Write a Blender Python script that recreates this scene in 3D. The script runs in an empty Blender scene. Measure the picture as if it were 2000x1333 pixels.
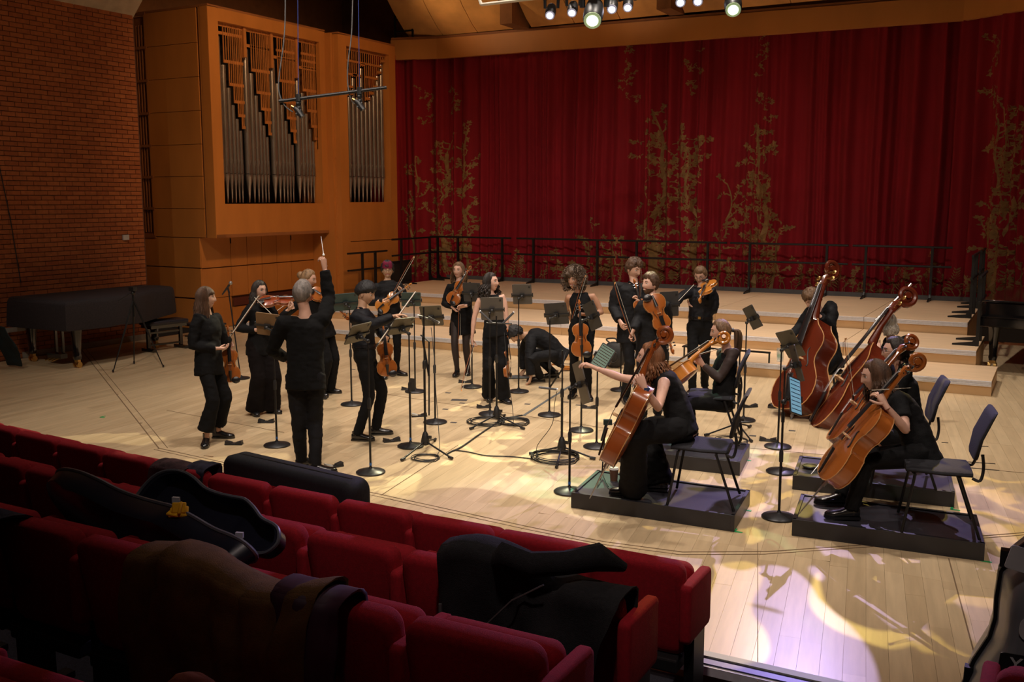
import bpy, bmesh, math, random
from mathutils import Vector as V, Matrix as MX, noise as NZ
R=random.Random(7)
PI=math.pi
rad=math.radians
sc=bpy.context.scene
C=sc.collection
# ---------------- camera: on the audience rake, looking down on the stage ----------------
FPX=1944.; CXP=1000.; CYP=666.5; HC=2.5; YAW=rad(28.8); TH=math.atan((666.5-388)/1944)
cam=bpy.data.cameras.new('camera'); co=bpy.data.objects.new('camera',cam); C.objects.link(co)
cam.sensor_width=36; cam.lens=36*FPX/2000; cam.clip_start=.1; cam.clip_end=100
co.location=(0,0,HC); co.rotation_euler=(PI/2-TH,0,YAW); sc.camera=co
vs=sc.view_settings; vs.view_transform='Standard'; vs.look='None'; vs.exposure=0.45; vs.gamma=1.0; vs.use_curve_mapping=False
w=bpy.data.worlds.new('world'); sc.world=w; w.use_nodes=True
w.node_tree.nodes['Background'].inputs[0].default_value=(.9,.55,.35,1); w.node_tree.nodes['Background'].inputs[1].default_value=.006

def lamp(name,kind,loc,target,energy,col=(1,1,1),size=.3,spot=60,blend=.5,gobo=None):
    l=bpy.data.lights.new(name,kind); l.energy=energy; l.color=col
    if kind=='AREA': l.shape='RECTANGLE'; l.size=size if not isinstance(size,tuple) else size[0]; l.size_y=size if not isinstance(size,tuple) else size[1]
    else: l.shadow_soft_size=size
    if kind=='SPOT': l.spot_size=rad(spot); l.spot_blend=blend
    o=bpy.data.objects.new(name,l); C.objects.link(o); o.location=loc
    o.rotation_euler=(V(target)-V(loc)).to_track_quat('-Z','Y').to_euler()
    if gobo:
        l.use_nodes=True; nt=l.node_tree; N=nt.nodes; L=nt.links
        em=[n for n in N if n.type=='EMISSION'][0]
        tc=N.new('ShaderNodeTexCoord'); sp=N.new('ShaderNodeSeparateXYZ'); L.new(tc.outputs['Normal'],sp.inputs[0])
        dx=N.new('ShaderNodeMath'); dx.operation='DIVIDE'; L.new(sp.outputs[0],dx.inputs[0]); L.new(sp.outputs[2],dx.inputs[1])
        dy=N.new('ShaderNodeMath'); dy.operation='DIVIDE'; L.new(sp.outputs[1],dy.inputs[0]); L.new(sp.outputs[2],dy.inputs[1])
        cb=N.new('ShaderNodeCombineXYZ'); L.new(dx.outputs[0],cb.inputs[0]); L.new(dy.outputs[0],cb.inputs[1]); cb.inputs[2].default_value=gobo['seed']
        ns=N.new('ShaderNodeTexNoise'); ns.inputs['Scale'].default_value=gobo['scale']; ns.inputs['Detail'].default_value=gobo.get('detail',2.0); ns.inputs['Distortion'].default_value=gobo.get('dist',1.2)
        L.new(cb.outputs[0],ns.inputs['Vector'])
        rp=N.new('ShaderNodeValToRGB'); rp.color_ramp.interpolation='LINEAR'
        el=rp.color_ramp.elements
        el[0].position=gobo['t']; el[0].color=(0,0,0,1); el[1].position=gobo['t']+.005; el[1].color=(1,1,1,1)
        L.new(ns.outputs[0],rp.inputs[0]); 
        mu=N.new('ShaderNodeMixRGB'); mu.blend_type='MULTIPLY'; mu.inputs[0].default_value=1; L.new(rp.outputs[0],mu.inputs[1]); mu.inputs[2].default_value=(*col,1); l.color=(1,1,1)
        L.new(mu.outputs[0],em.inputs[0]); em.inputs[1].default_value=1
    return o
# rows of the hall's own downlights over the stage (unlit audience side)
for i,(x,y,e) in enumerate([(-9.5,8.5,120),(-6.5,8.2,420),(-3.6,8.5,440),(-1.0,9.5,260),(-10,12.5,190),(-7,12.2,480),(-4,12.2,520),(-1.2,12.8,300),(-9.3,16.0,420),(-6.4,16.0,520),(-3.6,16.0,520),(-1.6,16.2,300)]):
    lamp('stage_downlight','SPOT',(x,y,8.6),(x*1.0,y+.2,0),e*1.4,(1,.87,.75) if y>10 else (1,.87,.77),.16,64,.6)
# unseen spots added high over the seats to light the players' fronts
for x,tx,e in ((-9,-11,280),(-5.5,-8,820),(-2,-5,900),(1.5,-2.5,680)):
    lamp('front_fill_spot','SPOT',(x,2.2,8.8),(tx,11.0,.9),e,(1,.84,.70),.12,60,.75)
lamp('seat_fill_spot','SPOT',(-.2,.6,8.8),(-2.5,5.9,0),520,(1,.8,.72),.2,38,.9)  # added unseen spot, brightens the seat backs near the aisle
for x in (-3.2,-6.8): lamp('seat_top_fill','SPOT',(x,6.6,8.7),(x,4.9,0),110,(1,.82,.72),.2,60,.9)  # two more added spots, they brighten the tops of the front rows
lamp('organ_wash_light','SPOT',(-7.5,11.5,8.0),(-14,16,3.2),700,(1,.60,.30),.3,62,.8)
for x in (-11,-8.2,-5.4,-2.6): lamp('curtain_fill','SPOT',(x,17.0,7.4),(x+.2,20.6,1.6),52 if x<-4 else 22,(1,.74,.62),.2,66,.9)  # unseen spots added to brighten the curtain and bring out its folds
lamp('ceiling_uplight','SPOT',(-12.6,17.4,6.35),(-11.6,19.6,7.6),75,(1,.62,.32),.1,95,.8)
lamp('ceiling_uplight','SPOT',(-8.6,18.2,6.3),(-8.3,19.8,7.4),26,(1,.62,.35),.1,100,.8)
GO=[('gobo_spot_light',(-5.6,12.4,5.05),(-3.0,6.9,0),1700,(.9,.86,.5),44,dict(scale=7.5,seed=2.3,t=.53,dist=1.6)),
    ('gobo_spot_light',(-2.8,13.4,5.2),(-1.7,6.6,0),1150,(.58,.45,.9),42,dict(scale=7.0,seed=3.1,t=.49,dist=1.8)),
    ('gobo_spot_light',(-2.7,13.3,5.2),(-.2,6.7,0),1000,(1,.72,.16),38,dict(scale=7.5,seed=1.4,t=.54,dist=2.4)),
    ('gobo_spot_light',(-5.7,12.5,5.0),(-2.4,8.0,.2),700,(.3,.8,.45),30,dict(scale=4,seed=9.4,t=.55,dist=1.5)),
    ('gobo_spot_light',(-6.6,12.0,4.9),(-6.2,8.4,0),800,(.95,.85,.55),60,dict(scale=3,seed=5.7,t=.55,dist=1.6))]
for n,a,b,e,c,s,g in GO: lamp(n,'SPOT',a,b,e,c,.02,s,.35,g)

# ---------------- pixel helpers: a photo pixel and a distance (or a height) give a place in the room ----------------
def ray(px,py):
    a=(px-CXP)/FPX; b=(CYP-py)/FPX
    f=math.cos(TH)+b*math.sin(TH); u=-math.sin(TH)+b*math.cos(TH)
    return V((a*math.cos(YAW)-f*math.sin(YAW), a*math.sin(YAW)+f*math.cos(YAW), u))
CAM=V((0,0,HC))
def D(px,py,d): return CAM+ray(px,py)*d
def G(px,py,z=0.):
    r=ray(px,py); return CAM+r*((z-HC)/r.z)
def dep(p):
    p=V(p); return (-p.x*math.sin(YAW)+p.y*math.cos(YAW))*math.cos(TH)-(p.z-HC)*math.sin(TH)
def sph(px,py,P,L,s=0,stretch=1.1):
    r=ray(px,py); oc=CAM-P; a=r.dot(r); b=r.dot(oc); c=oc.dot(oc)-L*L; q=b*b-a*c
    if q<=0 or s==0:
        Q=CAM+r*(-b/a); d=Q-P
        if s==0 and d.length<L*.25: pass
        if d.length>L*stretch: Q=P+d.normalized()*L*stretch
        return Q
    return CAM+r*((-b+s*math.sqrt(q))/a)
FH=V((-math.sin(YAW),math.cos(YAW),0)); RH=V((math.cos(YAW),math.sin(YAW),0)); UP=V((0,0,1))
def hd(a): return FH*math.cos(rad(a))+RH*math.sin(rad(a))      # 0 = away from camera, 90 = to the picture's right

# ---------------- materials ----------------
MATS={}
def mat(name,col,rough=.6,metal=0.,var=.12,scale=6.,bump=0.,bscale=80.,sheen=0.,coat=0.,emit=None,stretch=None,spec=.5,alpha=1,detail=4):
    if name in MATS: return MATS[name]
    m=bpy.data.materials.new(name); m.use_nodes=True; nt=m.node_tree; N=nt.nodes; L=nt.links; b=N['Principled BSDF']
    b.inputs['Roughness'].default_value=rough; b.inputs['Metallic'].default_value=metal
    b.inputs['Specular IOR Level'].default_value=spec
    if sheen: b.inputs['Sheen Weight'].default_value=sheen; b.inputs['Sheen Tint'].default_value=(*col,1)
    if coat: b.inputs['Coat Weight'].default_value=coat; b.inputs['Coat Roughness'].default_value=.12
    tc=N.new('ShaderNodeTexCoord'); mp=N.new('ShaderNodeMapping'); L.new(tc.outputs['Object'],mp.inputs[0])
    if stretch: mp.inputs['Scale'].default_value=stretch
    n=N.new('ShaderNodeTexNoise'); n.inputs['Scale'].default_value=scale; n.inputs['Detail'].default_value=detail; L.new(mp.outputs[0],n.inputs['Vector'])
    r=N.new('ShaderNodeValToRGB'); L.new(n.outputs[0],r.inputs[0])
    r.color_ramp.elements[0].position=.3; r.color_ramp.elements[1].position=.7
    r.color_ramp.elements[0].color=(*[max(0,c*(1-var)) for c in col],1); r.color_ramp.elements[1].color=(*[min(1,c*(1+var)) for c in col],1)
    L.new(r.outputs[0],b.inputs['Base Color'])
    if bump:
        n2=N.new('ShaderNodeTexNoise'); n2.inputs['Scale'].default_value=bscale; L.new(mp.outputs[0],n2.inputs['Vector'])
        bp=N.new('ShaderNodeBump'); bp.inputs['Strength'].default_value=bump; bp.inputs['Distance'].default_value=.01
        L.new(n2.outputs[0],bp.inputs['Height']); L.new(bp.outputs[0],b.inputs['Normal'])
    if emit: b.inputs['Emission Color'].default_value=(*emit[0],1); b.inputs['Emission Strength'].default_value=emit[1]
    if alpha<1: b.inputs['Alpha'].default_value=alpha
    MATS[name]=m; return m
def randmat(name,c1,c2,rough=.6,stretch=(1,1,1),scale=5,grain=.15,coat=0,rotz=0):
    """colour differs from object to object (Object Info random) and follows a stretched grain"""
    m=bpy.data.materials.new(name); m.use_nodes=True; nt=m.node_tree; N=nt.nodes; L=nt.links; b=N['Principled BSDF']
    b.inputs['Roughness'].default_value=rough; b.inputs['Coat Weight'].default_value=coat; b.inputs['Coat Roughness'].default_value=.2
    at=N.new('ShaderNodeAttribute'); at.attribute_name='tone'; oi=N.new('ShaderNodeObjectInfo')
    ad=N.new('ShaderNodeMath'); ad.operation='ADD'; L.new(at.outputs['Fac'],ad.inputs[0]); L.new(oi.outputs['Random'],ad.inputs[1])
    fr=N.new('ShaderNodeMath'); fr.operation='FRACT'; L.new(ad.outputs[0],fr.inputs[0])
    mx=N.new('ShaderNodeMixRGB'); L.new(fr.outputs[0],mx.inputs[0]); mx.inputs[1].default_value=(*c1,1); mx.inputs[2].default_value=(*c2,1)
    ge=N.new('ShaderNodeNewGeometry'); mp=N.new('ShaderNodeMapping'); L.new(ge.outputs['Position'],mp.inputs[0]); mp.inputs['Scale'].default_value=stretch; mp.vector_type='POINT'
    rt=N.new('ShaderNodeVectorRotate'); rt.inputs['Angle'].default_value=rad(rotz); L.new(ge.outputs['Position'],rt.inputs['Vector']); L.new(rt.outputs[0],mp.inputs[0])
    n=N.new('ShaderNodeTexNoise'); n.inputs['Scale'].default_value=scale; n.inputs['Detail'].default_value=5; L.new(mp.outputs[0],n.inputs['Vector'])
    mr=N.new('ShaderNodeMapRange'); L.new(n.outputs[0],mr.inputs[0]); mr.inputs[1].default_value=.25; mr.inputs[2].default_value=.75; mr.inputs[3].default_value=1-grain; mr.inputs[4].default_value=1+grain
    m2=N.new('ShaderNodeVectorMath'); m2.operation='SCALE'; L.new(mx.outputs[0],m2.inputs[0]); L.new(mr.outputs[0],m2.inputs['Scale'])
    L.new(m2.outputs[0],b.inputs['Base Color']); MATS[name]=m; return m

M_black=mat('black_metal',(.012,.012,.013),.42,.3)
M_plast=mat('black_plastic',(.015,.015,.016),.45)
M_alu=mat('brushed_aluminium',(.74,.74,.78),.5,.15,.06,30)
M_chrome=mat('chrome',(.7,.7,.7),.2,1.)
M_brass=mat('brass',(.75,.5,.18),.3,1.)
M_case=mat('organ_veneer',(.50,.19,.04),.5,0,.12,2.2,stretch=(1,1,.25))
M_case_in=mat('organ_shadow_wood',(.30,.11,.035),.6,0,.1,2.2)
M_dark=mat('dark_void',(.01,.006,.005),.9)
M_pipe=mat('tin_pipe',(.42,.37,.33),.25,.78,.1,3)
M_curtain=mat('crimson_velvet',(.25,.002,.012),.9,0,.12,3,sheen=.12,stretch=(1,1,.2))
M_gold=mat('gold_print',(.27,.16,.055),.75,0,.25,10)
M_ceil=mat('ceiling_plaster',(.42,.33,.24),.9)
M_ceild=mat('dark_ceiling',(.26,.12,.05),.9)
M_panel=mat('ceiling_veneer',(.62,.33,.11),.5,0,.3,1.3)
M_fascia=mat('fascia_veneer',(.56,.24,.06),.5,0,.08,1.5,stretch=(1,1,.3))
M_brick=randmat('red_brick',(.29,.08,.022),(.38,.12,.036),.85,(1,1,1),14,.18)
M_mortar=mat('mortar',(.12,.05,.03),.95,0,.2,20)
M_floor=randmat('maple_plank',(.58,.435,.255),(.70,.54,.33),.36,(8,.8,1),2.6,.12,.25,rotz=-9.4)
M_riser=mat('riser_birch',(.74,.53,.33),.45,0,.06,2,stretch=(1,6,1))
M_rfront=mat('riser_front',(.62,.40,.2),.5,0,.06,2)
M_seat=mat('red_moquette',(.36,.004,.014),.9,0,.14,60,sheen=.12,bump=.2,bscale=300)
M_carpet=mat('dark_carpet',(.03,.03,.045),.95,0,.4,120,bump=.3,bscale=300)

# ---------------- mesh builder ----------------
def frame(z,up=UP):
    z=V(z).normalized(); x=V(up).cross(z)
    if x.length<1e-4: x=V((1,0,0)).cross(z) if abs(z.x)<.9 else V((0,1,0)).cross(z)
    x.normalize(); y=z.cross(x); return x,y,z
class MB:
    def __init__(s): s.v=[];s.f=[];s.m=[]
    def add(s,vs,fs,mi=0):
        o=len(s.v); s.v+=[V(p) for p in vs]; s.f+=[tuple(i+o for i in f) for f in fs]; s.m+=[mi]*len(fs); return s
    def box(s,c,d,mi=0,Rm=None,b=0.):
        c=V(c); x,y,z=[t/2 for t in d]
        P=[V((a,e,g)) for a in(-x,x) for e in(-y,y) for g in(-z,z)]
        if Rm is not None: P=[Rm@p for p in P]
        return s.add([c+p for p in P],[(0,1,3,2),(4,6,7,5),(0,4,5,1),(2,3,7,6),(0,2,6,4),(1,5,7,3)],mi)
    def rings(s,rs,mi=0,cap=True,closed=False):
        n=len(rs[0]); vs=[p for r in rs for p in r]; fs=[]
        k=len(rs)
        for i in range(k if closed else k-1):
            a=i*n;b=((i+1)%k)*n
            for j in range(n): fs.append((a+j,a+(j+1)%n,b+(j+1)%n,b+j))
        if cap and not closed: fs.append(tuple(range(n-1,-1,-1))); fs.append(tuple((k-1)*n+j for j in range(n)))
        return s.add(vs,fs,mi)
    def tube(s,pts,r,n=8,mi=0,cap=True,closed=False,flat=1.):
        pts=[V(p) for p in pts]; k=len(pts); rr=r if isinstance(r,(list,tuple)) else [r]*k
        rs=[]; px=None
        for i,p in enumerate(pts):
            if closed: t=pts[(i+1)%k]-pts[i-1]
            else: t=pts[min(i+1,k-1)]-pts[max(i-1,0)]
            if t.length<1e-9: t=V((0,0,1))
            t.normalize()
            if px is None: x,y,_=frame(t)
            else:
                x=px-t*px.dot(t)
                if x.length<1e-5: x,_,_=frame(t)
                x.normalize(); y=t.cross(x)
            px=x
            rs.append([p+(x*math.cos(2*PI*j/n)*flat+y*math.sin(2*PI*j/n))*rr[i] for j in range(n)])
        return s.rings(rs,mi,cap,closed)
    def loft(s,secs,n=16,mi=0,cap=True):
        """secs: (centre, side vector, front vector, half width, half depth[, superellipse])"""
        rs=[]
        for q in secs:
            c,x,y,a,b=q[:5]; e=q[5] if len(q)>5 else 1.
            ring=[]
            for j in range(n):
                t=2*PI*j/n; cc,ss=math.cos(t),math.sin(t)
                ring.append(V(c)+V(x)*a*math.copysign(abs(cc)**e,cc)+V(y)*b*math.copysign(abs(ss)**e,ss))
            rs.append(ring)
        return s.rings(rs,mi,cap)
    def lathe(s,prof,n=20,c=(0,0,0),mi=0,ax=None):
        c=V(c)
        x,y,z=frame(ax) if ax is not None else (V((1,0,0)),V((0,1,0)),V((0,0,1)))
        return s.rings([[c+x*r*math.cos(2*PI*j/n)+y*r*math.sin(2*PI*j/n)+z*h for j in range(n)] for r,h in prof],mi)
    def ball(s,c,r,n=10,mi=0,k=6,X=None):
        c=V(c); r=V(r) if not isinstance(r,(int,float)) else V((r,r,r))
        x,y,z=X if X else (V((1,0,0)),V((0,1,0)),V((0,0,1)))
        rs=[]
        for i in range(k+1):
            a=PI*(i/k); a=min(max(a,.08),PI-.08)
            rs.append([c+x*r.x*math.sin(a)*math.cos(2*PI*j/n)+y*r.y*math.sin(a)*math.sin(2*PI*j/n)+z*-r.z*math.cos(a) for j in range(n)])
        return s.rings(rs,mi)
    def prism(s,out,h0,h1,T=None,mi=0):
        T=T or (lambda a,b,h:V((a,b,h)))
        n=len(out); vs=[T(a,b,h0) for a,b in out]+[T(a,b,h1) for a,b in out]
        return s.add(vs,[tuple(range(n-1,-1,-1)),tuple(range(n,2*n))]+[(j,(j+1)%n,n+(j+1)%n,n+j) for j in range(n)],mi)
    def xf(s,M,start=0):
        for i in range(start,len(s.v)): s.v[i]=M@s.v[i]
        return s
    def mesh(s,name,mats,smooth=35,inv=None):
        me=bpy.data.meshes.new(name)
        vs=[inv@p for p in s.v] if inv is not None else s.v
        me.from_pydata([tuple(p) for p in vs],[],s.f); 
        for m in (mats if isinstance(mats,(list,tuple)) else [mats]): me.materials.append(m)
        if any(s.m): me.polygons.foreach_set('material_index',s.m)
        bm=bmesh.new(); bm.from_mesh(me); bmesh.ops.recalc_face_normals(bm,faces=bm.faces); bm.to_mesh(me); bm.free()
        if smooth:
            me.polygons.foreach_set('use_smooth',[True]*len(me.polygons)); me.set_sharp_from_angle(angle=rad(smooth))
        me.update(); return me
    def build(s,name,mats,parent=None,smooth=35,world=False,bevel=0.):
        inv=PM[parent.name].inverted() if (world and parent is not None and parent.name in PM) else None
        me=s.mesh(name,mats,smooth,inv)
        return link(name,me,parent,bevel)
PM={}
def link(name,me,parent=None,bevel=0.):
    o=bpy.data.objects.new(name,me); C.objects.link(o)
    if parent is not None: o.parent=parent; PM[o.name]=PM.get(parent.name,MX.Identity(4))
    if bevel:
        b=o.modifiers.new('bevel','BEVEL'); b.width=bevel; b.segments=2; b.limit_method='ANGLE'; b.angle_limit=rad(50)
    return o
def tag(o,label=None,cat=None,group=None,kind=None):
    if label: o['label']=label
    if cat: o['category']=cat
    if group: o['group']=group
    if kind: o['kind']=kind
    return o
def thing(name,label,cat,M=None,group=None,loc=None,rz=0.):
    o=bpy.data.objects.new(name,None); C.objects.link(o); o.empty_display_size=.1
    if M is None: M=MX.Translation(V(loc or (0,0,0)))@MX.Rotation(rz,4,'Z')
    o.matrix_world=M; l,r,s_=M.decompose(); o.location=l; o.rotation_euler=r.to_euler(); o.scale=s_
    PM[o.name]=M.copy(); return tag(o,label,cat,group)
def kids(o): return [c for c in ALLK.get(o.name,[])]
ALLK={}
def reg():
    ALLK.clear()
    for c in C.objects:
        if c.parent: ALLK.setdefault(c.parent.name,[]).append(c)
def dup(root,M,label,group=None,name=None):
    r=root.copy(); C.objects.link(r); r.location,q,r.scale=M.decompose(); r.rotation_euler=q.to_euler(); r['label']=label
    if group: r['group']=group
    PM[r.name]=M.copy()
    for ch in kids(root):
        c=ch.copy(); C.objects.link(c); c.parent=r
        for g in kids(ch):
            d=g.copy(); C.objects.link(d); d.parent=c
    return r
def basis(o,x,y,z):
    M=MX((( x.x,y.x,z.x,o.x),(x.y,y.y,z.y,o.y),(x.z,y.z,z.z,o.z),(0,0,0,1))); return M
def lookm(o,z,ynear):
    z=V(z).normalized(); y=V(ynear)-z*V(ynear).dot(z); y.normalize(); x=y.cross(z); return basis(V(o),x,y,z)
# ================= SETTING =================
def struct(name,mb,m,parent=None,**k):
    o=mb.build(name,m,parent,**k); 
    if parent is None: o['kind']='structure'
    return o
# ---- floor: planks ----
fl=bpy.data.objects.new('floor',None); C.objects.link(fl); fl['kind']='structure'; PM['floor']=MX.Identity(4)
EDGE=[(-14.25,6.7),(-10,5.85),(-7.2,5.4),(-5,5.2),(-2,5.06),(4.2,5.0)]
RA=[(-14.25,6.7),(-10,5.85),(-7.2,5.4),(-7.85,6.87),(-14.25,10.96)]
RB=[(-7.85,6.87),(4.2,6.87),(4.2,19),(-14.25,19),(-14.25,10.96)]
RC=[(-7.2,5.4),(-5,5.2),(-2,5.06),(4.2,5.0),(4.2,6.87),(-7.85,6.87)]
sub=MB(); sub.prism(EDGE+[(4.2,19.5),(-14.4,19.5),(-14.4,6.7)],-.2,-.021) ; sub.build('subfloor',M_case_in,fl,smooth=0)
def clip_poly(poly,a,b):   # keep left of a->b
    out=[]
    for i in range(len(poly)):
        p,q=poly[i],poly[(i+1)%len(poly)]
        sp=(b[0]-a[0])*(p[1]-a[1])-(b[1]-a[1])*(p[0]-a[0]); sq=(b[0]-a[0])*(q[1]-a[1])-(b[1]-a[1])*(q[0]-a[0])
        if sp>=0: out.append(p)
        if sp*sq<0:
            t=sp/(sp-sq); out.append((p[0]+(q[0]-p[0])*t,p[1]+(q[1]-p[1])*t))
    return out
planks=[]
def lay(region,cut,ang,wd=.118,ln=2.1):
    ca,sa=math.cos(ang),math.sin(ang)
    for i in range(-170,170):
        u0=i*wd+.0006; u1=(i+1)*wd-.0006; off=R.random()*ln
        for j in range(-12,14):
            w0=j*ln+off+.0005; w1=(j+1)*ln+off-.0005
            poly=[(u0,w0),(u1,w0),(u1,w1),(u0,w1)]
            poly=[(a*ca-b*sa,a*sa+b*ca) for a,b in poly]
            cx=sum(p[0] for p in poly)/4; cy=sum(p[1] for p in poly)/4
            if not(-16<cx<6 and 1<cy<19): continue
            for k in range(len(region)):
                if len(poly)<3: break
                poly=clip_poly(poly,region[k],region[(k+1)%len(region)])
            if len(poly)>=3 and cut: poly=clip_poly(poly,*cut)
            if len(poly)<3: continue
            if min(p[1] for p in poly)>14.2 and max(p[0] for p in poly)<-.9 : continue
            ar=abs(sum(poly[q][0]*poly[(q+1)%len(poly)][1]-poly[(q+1)%len(poly)][0]*poly[q][1] for q in range(len(poly)))/2)
            if ar<.004: continue
            cx=sum(p[0] for p in poly)/len(poly); cy=sum(p[1] for p in poly)/len(poly)
            planks.append((poly,cx,cy,ar))
da,db=(-14.6,11.18),(-7.85,6.87)
lay(RB,None,rad(9.4)); lay(RC,None,rad(9.4)); lay(RA,None,rad(1.0))
def shown(pl):
    d=dep((pl[1],pl[2],0)); x=(pl[1]*math.cos(YAW)+pl[2]*math.sin(YAW))/max(d,.1)
    return pl[3]/max(d,1)**3 if (d>2 and abs(x)<.55) else 0
planks.sort(key=shown,reverse=True)
def plank_mesh(group):
    mb=MB(); tones=[]
    for poly,cx,cy,ar in group:
        f0=len(mb.f); h=R.uniform(-.0006,.0006); mb.prism(poly,-.02,h); tones+= [R.random()]*(len(mb.f)-f0)
    return mb,tones
def settone(me,tones):
    a=me.attributes.new('tone','FLOAT','FACE'); a.data.foreach_set('value',tones)
for pl in planks[:300]:
    mb,_=plank_mesh([pl]); me=mb.mesh('plank',M_floor,0); o=link('plank',me,fl)
mb,tn=plank_mesh(planks[300:]); me=mb.mesh('plank_field',M_floor,0); settone(me,tn); o=link('plank_field',me,fl); o['kind']='stuff'
# joints of the stage lift, trap plates, tape marks
jt=MB()
def strip(pts,w,z=.0018,mb=None,h=.0012):
    mb=mb or jt
    for a,b in zip(pts,pts[1:]):
        a=V((a[0],a[1],0)); b=V((b[0],b[1],0)); d=(b-a).normalized(); n=V((-d.y,d.x,0))*w/2
        mb.prism([tuple((a-n)[:2]),tuple((b-n)[:2]),tuple((b+n)[:2]),tuple((a+n)[:2])],z-.0012,z+h)
J=[(-7.85,6.87),(-6.63,6.76),(-5.81,6.72),(-4.95,6.66),(-4.31,6.6),(-3.45,6.52),(-2.79,6.49),(-2.22,6.56),(-1.69,6.86),(-1.01,7.42),(-.1,8.2),(1,9.2)]
strip(J,.009); strip([(p[0],p[1]-.06) for p in J],.006)
strip([da,db],.012); strip([(da[0]+.06,da[1]+.05),(db[0]+.07,db[1]+.05)],.007)
strip([(-9.2,8.2),(-7.2,8.0)],.005); strip([(-7.8,10.3),(-3,9.7),(1,10.2)],.006)
strip([tuple(G(745,968)[:2]),tuple(G(895,870)[:2])],.008); strip([tuple(G(1480,1062)[:2]),tuple(G(1480,1333)[:2])],.004); strip([tuple(G(1853,1092)[:2]),tuple(G(1912,1312)[:2])],.008)
jt.build('joint',mat('joint_gap',(.20,.13,.07),.9),fl,smooth=0)
tp=MB()
for px,py in [(720,740),(737,787),(690,722),(903,788),(875,768),(1030,790),(1098,880),(960,760),(1130,792),(870,800),(886,826),(1105,786),(1470,852),(1547,842)]:
    g=G(px,py); tp.box((g.x,g.y,.001),(.07,.045,.004),0,MX.Rotation(rad(9),3,'Z'))
g=G(897,782); tp.box((g.x,g.y,.001),(.2,.1,.004),0,MX.Rotation(rad(20),3,'Z'))
tp.build('floor_plate',mat('plate_grey',(.12,.12,.12),.5,.5),fl,smooth=0)
gt=MB()
for px,py in [(1441,1040),(1459,998),(1866,997),(1926,1098),(1460,900),(200,816)]:
    g=G(px,py); gt.box((g.x,g.y,.002),(.07,.02,.003)); gt.box((g.x-.03,g.y+.03,.002),(.02,.07,.003))
gt.build('tape_mark',mat('green_tape',(.02,.4,.12),.6),fl,smooth=0)
bt=MB()
for a,b in [((1896,872),(1930,873)),((1887,903),(1944,907)),((1885,914),(1952,920)),((1839,865),(1852,866))]:
    A=G(*a);B=G(*b); strip([tuple(A[:2]),tuple(B[:2])],.02,.0025,bt)
bt.build('tape_mark',M_plast,fl,smooth=0)

# ---- left brick wall, courses of real bricks ----
WX=-14.25
wl=bpy.data.objects.new('wall_left',None); C.objects.link(wl); wl['kind']='structure'; PM['wall_left']=MX.Identity(4)
b=MB(); b.box((WX-.2,8.2,2.78),(.3,8.5,5.6)); b.build('mortar_bed',M_mortar,wl,smooth=0)
bricks=[]
cz=.075; bl=.235
for i in range(75):
    z=i*cz+.0375
    y=12.42
    first=True
    while y>5.0:
        L_=bl if not(first and i%2) else bl/2
        y0=max(y-L_,5.0); 
        if not (z>5.6-(12.42-y)*.0+.0): bricks.append((y0+(y-y0)/2,z,(y-y0)-.011))
        y-=L_; first=False
def bshown(q): 
    d=dep((WX,q[0],q[1])); x=(WX*math.cos(YAW)+q[0]*math.sin(YAW))/d; u=((q[1]-HC)*math.cos(TH)+(-WX*math.sin(YAW)+q[0]*math.cos(YAW))*math.sin(TH))/d
    return (1/d) if (abs(x)<.513 and -.16<u<.34 and not(q[1]<1. and q[0]>9.6)) else 0
bricks.sort(key=bshown,reverse=True)
BM={}
def brickm(L_):
    k=round(L_,3)
    if k not in BM:
        mb=MB(); mb.box((0,0,0),(.03,L_,cz-.011)); BM[k]=mb.mesh('brick',M_brick,0)
    return BM[k]
for q in bricks[:300]:
    o=link('brick',brickm(q[2]),wl); o.location=(WX-.052+R.uniform(-.002,.002)+.002,q[0],q[1])
mb=MB(); tn=[]
for q in bricks[300:]:
    mb.box((WX-.05+R.uniform(-.002,.002),q[0],q[1]),(.03,q[2],cz-.011)); tn+=[R.random()]*6
me=mb.mesh('brick_field',M_brick,0); settone(me,tn); link('brick_field',me,wl)['kind']='stuff'
b=MB(); b.box((WX-.01,9.3,.47),(.05,6.0,.07)); b.build('trunking',mat('grey_trunking',(.35,.33,.3),.6),wl,smooth=0)
b=MB(); b.box((WX-.01,11.2,.05),(.04,2.6,.09)); b.box((WX-.01,8.3,.05),(.04,2.0,.09)); b.build('skirting_rail',mat('pale_skirting',(.3,.27,.22),.7),wl,smooth=0)
b=MB(); b.box((WX+.02,9.24,1.32),(.1,.12,.46),); b.box((WX+.07,9.24,1.32),(.02,.04,.3)); tag(b.build('wall_speaker',mat('pale_grey_paint',(.5,.5,.5),.6)), 'narrow pale grey column box on the brick wall above the covered piano','speaker')
b=MB(); b.box((WX-.01,12.0,1.83),(.03,.12,.09)); tag(b.build('wall_socket',mat('pale_grey_paint',(.5,.5,.5),.6)),'small pale socket plate low on the brick wall beside the organ','socket')
b=MB()
b.tube([(WX-.02,9.9,5.2),(WX-.02,9.7,3.2),(WX-.02,9.85,2.2),(WX-.02,9.95,1.2)],.008,5); tag(b.build('wall_cable',M_plast),'thin dark cable hanging down the brick wall over the piano','cable')
# side return, rear void wall, ceiling
b=MB(); b.box((-16.4,13.2,4),(.3,3,8)); struct('wall_left_return',b,M_ceild,smooth=0)
b=MB(); b.box((-15,21.5,4.5),(16,.2,9)); b.box((0,21.5,4.5),(16,.2,9)); struct('wall_back',b,M_ceild,smooth=0)
b=MB(); b.box((5.2,12,4.5),(.2,18,9)); struct('wall_right',b,M_ceild,smooth=0)
b=MB(); b.box((-16.6,17,4.5),(.2,8,9)); struct('wall_organ_side',b,M_ceild,smooth=0)
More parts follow.
